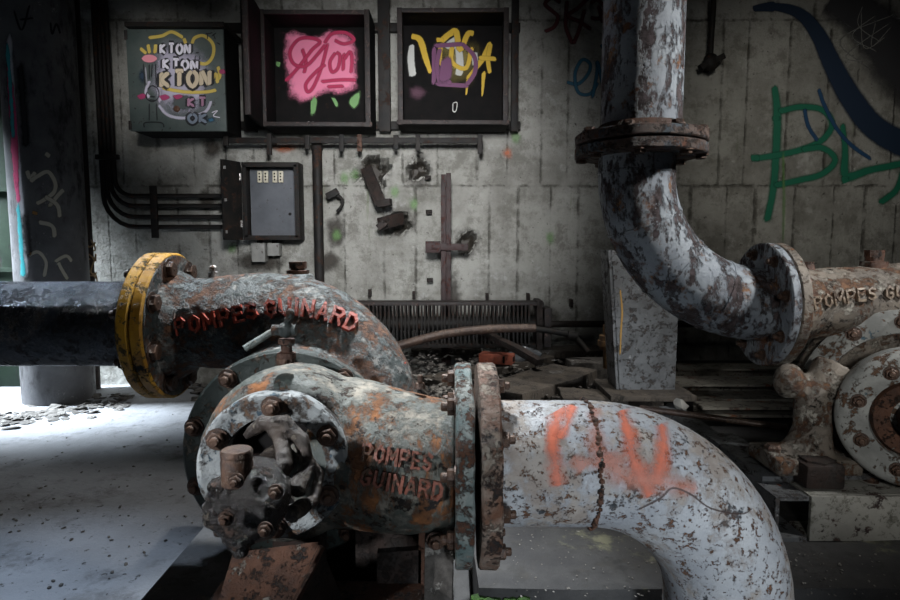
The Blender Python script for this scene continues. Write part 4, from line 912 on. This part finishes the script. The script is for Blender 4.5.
# ================================================================== PUMP IN THE FOREGROUND LEFT
root1 = thing('centrifugal_pump', 'dark green and rusty centrifugal pump with red raised lettering in the left foreground', 'pump', (-.35, 1.35, .36))
Yd = 1.74
# discharge elbow and volute
pth = [at(174, 325, Yd), at(194, 323, Yd), at(228, 322, Yd), at(268, 321, Yd-.01), at(310, 328, Yd-.04), at(345, 349, Yd-.08), at(367, 378, Yd-.12), at(376, 420, Yd-.16)]
rad = [S(n, Yd) for n in (44, 44, 47, 48, 47, 43, 41, 42)]
b = MB(); b.tube(spline(pth, 6), lerp_list(rad, 6), 48)
xy = at(166, 325, Yd); b.lathe((xy.x+.02, Yd, xy.z), (1, 0, 0), [(0, .165), (.03, .155), (.06, .135)], 40)
VC1 = at(300, 441, 1.56)
b.lathe((VC1.x, 1.68, VC1.z), (0, -1, 0), [(0, .18), (.02, .235), (.06, .262), (.12, .268), (.17, .258), (.2, .24)], 64)
b.lathe((at(298, 270, Yd).x, Yd, xy.z+.115), (0, 0, 1), [(0, .05), (.03, .045), (.035, .04)], 24)
b.lathe((at(213, 270, Yd).x, Yd, xy.z+.115), (0, 0, 1), [(0, .035), (.022, .03)], 20)
elb = b.build('volute_and_elbow', 'elbow_cast', root1, remesh=.0065, disp=.007)
b = MB(); b.lathe((at(298, 270, Yd).x, Yd, xy.z+.148), (0, 0, 1), [(0, .032), (.012, .032), (.014, .02), (.02, .02)], 24); b.lathe((at(298, 270, Yd).x, Yd, xy.z+.165), (0, 0, 1), [(0, .026), (.02, .026)], 6); b.build('top_plug', 'rust', root1)
xg = at(213, 270, Yd).x; b = MB(); b.lathe((xg, Yd, xy.z+.135), (0, 0, 1), [(0, .014), (.02, .014), (.022, .009), (.034, .012), (.04, .006)], 12); b.build('grease_nipple', 'steel_bolt', root1, label='bright steel grease nipple')
b = MB(); b.disc((xy.x+.018, Yd, xy.z), (1, 0, 0), .21, .034, 0, .005); b.jitter(.002, 12); yfl = b.build('discharge_flange', 'yellow', root1, label='yellow painted flange rim')
b = MB(); b.lathe((xy.x+.0352, Yd, xy.z), (1, 0, 0), [(0, .203), (.0025, .201), (.0025, .13)], 64, cap=False); b.build('flange_face', 'elbow_cast', root1)
bolt_circle(HEAD, 'bolt', root1, (xy.x+.037, Yd, xy.z), (1, 0, 0), .172, 8, .3, 1.25)
SE = Surf(elb)
text_on(SE, 'POMPES', [(177, 334), (205, 329), (232, 323), (258, 317)], 14, root1, 'raised_lettering', 'letter_red', raise_=.009, bold=.008, label='red raised lettering on the discharge elbow')
text_on(SE, 'GUINARD', [(267, 317), (285, 315), (305, 316), (330, 322), (352, 332)], 14.5, root1, 'raised_lettering', 'letter_red', raise_=.009, bold=.008, label='red raised lettering on the discharge elbow')
ribbon(SE, [[(402, 350, 5), (408, 358, 6), (411, 366, 5)], [(410, 351, 3), (404, 365, 3)]], 5, paint((.5, .08, .05), soft=.7, noise_amt=.4), root1)
ribbon(SE, [[(175, 312, 2), (174, 325, 3), (177, 334, 2)]], 2, paint((.6, .58, .52), soft=.7, noise_amt=.3), root1)
# cover flange behind the casing
b = MB(); b.lathe((VC1.x, 1.48, VC1.z), (0, -1, 0), [(0, .25), (.002, .262), (.006, .266), (.026, .266), (.032, .26), (.034, .2)], 80); b.jitter(.0015, 12); b.build('cover_flange', layered('dark_green_iron', ((.02, .032, .03), (.05, .065, .06), 6), [((.16, .15, .13), (.1, .08, .06), 14, .6, .04, 1), (RUST1, RUST2, 16, .6, .03, 1, -.5)], rough=.42, bump=.8), root1)
bolt_circle(BOLT, 'bolt', root1, (VC1.x, 1.446, VC1.z), (0, -1, 0), .243, 10, .32, 1.1)
# suction casing
CB = at(287, 457, 1.30); Ys = 1.33; zs = zc; xs1 = at(463, 462, Ys).x
b = MB()
b.lathe((CB.x, 1.47, CB.z), (0, -1, 0), [(0, .17), (.04, .188), (.1, .195), (.16, .193), (.2, .184), (.215, .168), (.222, .15), (.222, .1)], 72)
b.tube(spline([(CB.x+.03, 1.405, CB.z-.01), (CB.x+.13, 1.37, (CB.z+zs)/2), (xs1-.12, Ys, zs), (xs1-.02, Ys, zs)], 8), lerp_list([.172, .172, .155, .142], 8), 48)
cas = b.build('suction_casing', 'casing_cast', root1, remesh=.0065, disp=.006)
b = MB(); b.disc((xs1+.0, Ys, zs), (1, 0, 0), .226, .036); b.jitter(.003, 14); b.build('suction_flange', 'flange_teal', root1)
bolt_circle(BOLT, 'bolt', root1, (xs1-.018, Ys, zs), (-1, 0, 0), .19, 8, .2, 1.1)
SCa = Surf(cas)
text_on(SCa, 'POMPES', [(363, 460), (385, 463), (408, 467), (430, 470)], 15, root1, 'raised_lettering', 'letter_dull', raise_=.008, bold=.008, label='dull red raised lettering on the suction casing, upper line')
text_on(SCa, 'GUINARD', [(361, 483), (385, 488), (412, 493), (440, 498)], 15, root1, 'raised_lettering', 'letter_dull', raise_=.008, bold=.008, label='dull red raised lettering on the suction casing, lower line')
# ring with six bolts
RC = at(275, 465, 1.20); d = Vector((.10, -1, .02)).normalized(); rr_ = S(76, 1.215)
b = MB(); b.lathe(RC, d, [(-.03, rr_*.99), (.008, rr_), (.014, rr_-.004), (.016, rr_-.012), (.014, rr_-.016), (.014, .105), (-.04, .10)], 80, cap=False); b.jitter(.0015, 20)
b.build('gland_cover_ring', 'grey_ring', root1, label='pale grey ring with six bolts')
b = MB(); b.lathe(RC, d, [(-.035, .104), (-.03, .07), (-.03, .0)], 48); b.build('recess_shade_disc', 'inner_black', root1)  # flat black disc, shade of the opening put into its colour
bolt_circle(BOLT, 'bolt', root1, RC+d*.015, d, S(63, 1.2), 6, R(30), 1.05)
# bearing bracket towards the camera
BC = at(250, 503, 1.0); b = MB(); ax_ = (BC-RC)
b.lathe(BC+Vector((-.004, .03, 0)), (0, -1, 0), [(-.07, .04), (-.04, .058), (0, .066), (.04, .068), (.055, .064), (.062, .05), (.075, .045), (.078, .02)], 40)
for a in (20, 75, 140, 200, 260, 320):
    v = Vector((math.cos(R(a)), 0, math.sin(R(a))))*.054; b.ball(BC+v+Vector((-.004, -.02, 0)), .019, (1, 1, 1))
b.tube([at(222, 486, 1.0), at(209, 505, 1.0), at(222, 535, 1.0)], .013, 12)
b.tube([at(238, 535, .98), at(243, 556, .98)], [.026, .010], 12)
brk = b.build('bearing_bracket', 'oily', root1, remesh=.0035, disp=.013)
b = MB()
b.tube([RC-d*.03, RC+ax_*.45, RC+ax_*.85], [.036, .040, .046], 24)
b.tube([at(246, 436, 1.15), at(262, 423, 1.13), at(284, 422, 1.12), at(302, 440, 1.11), at(308, 466, 1.10), at(296, 492, 1.05)], [.010, .014, .015, .015, .014, .018], 16)
b.tube([at(270, 424, 1.15), at(282, 440, 1.10), at(284, 464, 1.07), at(272, 484, 1.04)], [.012, .014, .016, .02], 16)
b.tube([at(304, 452, 1.14), at(320, 474, 1.14), at(314, 500, 1.11), at(290, 515, 1.03)], [.010, .011, .012, .018], 16)
b.build('yoke', 'yoke_grease', root1, remesh=.003, disp=.011)
b = MB(); pc = at(237, 466, .98); b.lathe((pc.x, pc.y, pc.z-.03), (0, 0, 1), [(0, .026), (.045, .026), (.05, .024)], 28); b.lathe((pc.x, pc.y, pc.z+.018), (0, 0, 1), [(0, .0265), (.008, .0265), (.011, .024)], 28)
b.build('filler_cap', 'iron_bolt', root1)
bolt_circle(BOLT, 'bolt', root1, at(251, 505, .925), (0, -1, 0), .046, 4, .5, .6)
# petcock
b = MB(); p0 = at(287, 366, 1.3); z0 = at(287, 358, 1.3).z
b.lathe((p0.x, 1.3, z0), (0, 0, 1), [(0, .02), (.012, .02), (.014, .012), (.03, .012), (.032, .018), (.042, .018)], 16); b.build('drain_cock_base', 'rust', root1)
pc = Vector((p0.x, 1.3, z0+.062)); b = MB(); b.ball(pc, .018); b.tube([pc-Vector((.03, 0, 0)), pc+Vector((.022, 0, 0))], .012, 16)
b.tube(spline([pc, pc+Vector((.004, 0, .02)), pc+Vector((.012, 0, .036)), pc+Vector((.004, 0, .042))]), .008, 12); b.build('drain_cock', 'elbow_cast', root1)
b = MB(); b.tube([pc-Vector((.025, 0, 0)), pc+Vector((-.085, -.02, -.038))], [.007, .008], 12); b.build('cock_lever', 'flange_teal', root1)
b = MB(); p = at(420, 388, 1.35); b.lathe(p, (0, 0, 1), [(0, .014), (.012, .01), (.014, .006), (.03, .006)], 12); b.build('stud', 'iron_bolt', root1)
# feet and base
b = MB(); b.bar(at(300, 520, 1.38), at(300, 640, 1.38), .12, .04, up=(0, -1, 0)); b.box((-.12, 1.36, .41), (.2, .05, .13)); b.box((-.27, 1.52, .33), (.5, .04, .24), bevel=.004); b.build('support_foot', 'rust_dark', root1)  # wide rear plate is added to keep the gap under the volute black
root = thing('pedestal', 'rusty steel base with upright blocks beneath the near pump', 'frame', (-.2, 1.2, .22))
b = MB(); b.bar((-.5, 1.18, .30), (-.06, 1.18, .30), .14, .13, bevel=.004); b.jitter(.003, 12); b.build('cross_beam', 'rust', root)
q = [at(*p_, 1.24) for p_ in ((377, 553), (421, 550), (421, 590), (377, 592))]; MB().prism(q, (0, .02, 0)).build('plate', 'rust_dark', root)
q = [at(*p_, 1.24) for p_ in ((419, 522), (425, 522), (424, 600), (418, 600))]; MB().prism(q, (0, .12, 0)).build('upright_strip', 'rust', root)
p = at(438, 522, 1.27); b = MB(); b.box((p.x, 1.30, (p.z+.22)/2), (.062, .09, p.z-.22), bevel=.006)
bmesh.ops.subdivide_edges(b.bm, edges=b.bm.edges[:], cuts=3, use_grid_fill=True); b.jitter(.014, 14); b.build('block', 'rubble', root)
bolt_circle(BOLT, 'bolt', root, at(436, 540, 1.24), (0, -1, 0), 0, 1)
root = thing('rusty_chute', 'rusty bent sheet-metal tray below the pump\'s bearing bracket', 'tray', at(270, 600, 1.1))
q = [at(232, 556, 1.14), at(318, 545, 1.14), at(296, 612, 1.05), at(215, 612, 1.05)]; b = MB(); b.prism(q, (0, .006, .004)); b.build('slope', 'rust', root)
q = [at(318, 545, 1.14), at(322, 548, 1.10), at(286, 612, 1.02), at(292, 612, 1.05)]; b = MB(); b.prism(q, (.006, 0, 0)); b.build('edge_lip', 'rust', root)
q = [at(318, 546, 1.14), at(345, 612, 1.2), at(290, 612, 1.04)]; b = MB(); b.prism(q, (.006, 0, 0)); b.build('side', 'rust_dark', root)

# ------------------------------------------------------------------ black pipe to the left
xb = xy.x-.018
root = thing('black_pipe', 'glossy black pipe entering from the left with a yellow flange', 'pipe', (xb-1, Yd, xy.z))
b = MB(); b.tube([(xb-2.77+.1*k*2.77/2.6, Yd, xy.z+.004) for k in range(27)], S(42.5, Yd), 64); b.build('pipe', 'black_pipe', root)
b = MB(); b.disc((xb, Yd, xy.z), (1, 0, 0), .21, .033, 0, .005); b.jitter(.002, 12); b.build('flange', 'yellow', root, label='yellow painted flange rim')
bolt_circle(BOLT, 'nut', root, (xb-.017, Yd, xy.z), (-1, 0, 0), .172, 8, .3, 1.2)

# ================================================================== LIGHT
def area(name, loc, aim, size, energy, color, spread=180, sy=None):
    l = bpy.data.lights.new(name, 'AREA'); l.energy = energy; l.color = color; l.size = size; l.spread = R(spread)
    if sy: l.shape = 'RECTANGLE'; l.size_y = sy
    o = bpy.data.objects.new(name, l); col.objects.link(o); o.location = loc
    o.rotation_euler = (Vector(aim)-Vector(loc)).to_track_quat('-Z', 'Y').to_euler(); return o
def spot(name, loc, aim, ang, blend, energy, color, rad=.3):
    l = bpy.data.lights.new(name, 'SPOT'); l.energy = energy; l.color = color; l.spot_size = R(ang); l.spot_blend = blend; l.shadow_soft_size = rad
    o = bpy.data.objects.new(name, l); col.objects.link(o); o.location = loc
    o.rotation_euler = (Vector(aim)-Vector(loc)).to_track_quat('-Z', 'Y').to_euler(); return o
spot('daylight_doorway', (-4.7, 4.0, 3.2), (-2.7, 4.15, 0), 34, 1, 1500, (.80, .90, 1), .3)
spot('wall_fill_centre', (-.1, .9, 2.1), (-.45, 4.6, 1.48), 52, 1, 165, (.98, .985, 1), .3)  # added spot pooling light on the middle of the back wall
spot('wall_fill_left', (-1.0, 1.2, 2.4), (-2.0, 4.25, 2.25), 18, 1, 60, (1, .98, .96), .2)  # added spot brightening the closed green cabinet, no fixture there
spot('wall_fill_right', (1.2, .9, 2.6), (2.6, 4.6, 1.75), 38, 1, 45, (1, .96, .88), .4)  # added warm spot for the right part of the back wall
spot('overhead_fill', (-.35, 2.5, 3.2), (-.3, 1.5, .7), 36, 1, 230, (.93, .97, 1), .12)  # added spot from above and behind, rim light for the near pump
spot('overhead_fill_left', (-1.9, 2.9, 3.1), (-1.5, 1.74, .9), 40, 1, 110, (.66, .80, 1), .06)  # added cool spot for highlights along the black pipe
spot('front_fill', (.9, -1.6, .85), (.44, 1.3, .5), 26, 1, 72, (.86, .93, 1), .2)  # added spot lighting the suction bend from the front
spot('front_fill_right', (.3, -1.0, 1.5), (1.55, 1.9, .65), 26, 1, 36, (1, .97, .92), .2)  # added fill from the front for the right-hand pump
spot('front_fill_left', (-1.7, -.3, 1.45), (-.38, 1.2, .68), 20, 1, 72, (.95, .97, 1), .08)  # added narrow spot on the near pump's ring, no opening modelled
spot('overhead_fill_right', (2.8, 1.0, 2.7), (.9, 2.1, 1.2), 48, 1, 115, (1, .98, .95), .15)  # added spot brightening the right side of the upright pipe
spot('heap_fill', (.6, 3.2, 3.2), (.35, 3.4, .3), 40, 1, 40, (1, .97, .93), .2)  # added spot lifting the debris heap behind the suction pipe
w = bpy.data.worlds.new('world'); sc.world = w; w.use_nodes = True
w.node_tree.nodes['Background'].inputs[0].default_value = (.6, .7, .85, 1); w.node_tree.nodes['Background'].inputs[1].default_value = .008
vs = sc.view_settings; sc.display_settings.display_device = 'sRGB'; vs.view_transform = 'Standard'; vs.look = 'None'; vs.gamma = 1; vs.use_curve_mapping = False; vs.exposure = 2.0

GR = {'steel_cabinet': 'steel cabinets in a row high on the wall', 'wall_rail': 'upright rails behind the cabinets', 'cabinet_rail': 'horizontal rails behind the cabinets', 'junction_box': 'junction boxes under the fuse panel', 'broken_bracket': 'broken brackets on the wall', 'wooden_board': 'boards on the debris heap', 'concrete_block': 'concrete blocks in the debris', 'steel_channel': 'steel channels stacked behind the right pump', 'centrifugal_pump': 'centrifugal pumps', 'plaster_flake': 'plaster flakes in the open cabinets'}
for o in bpy.data.objects:
    if o.parent is None and o.name.split('.')[0] in GR and 'group' not in o: o['group'] = GR[o.name.split('.')[0]]
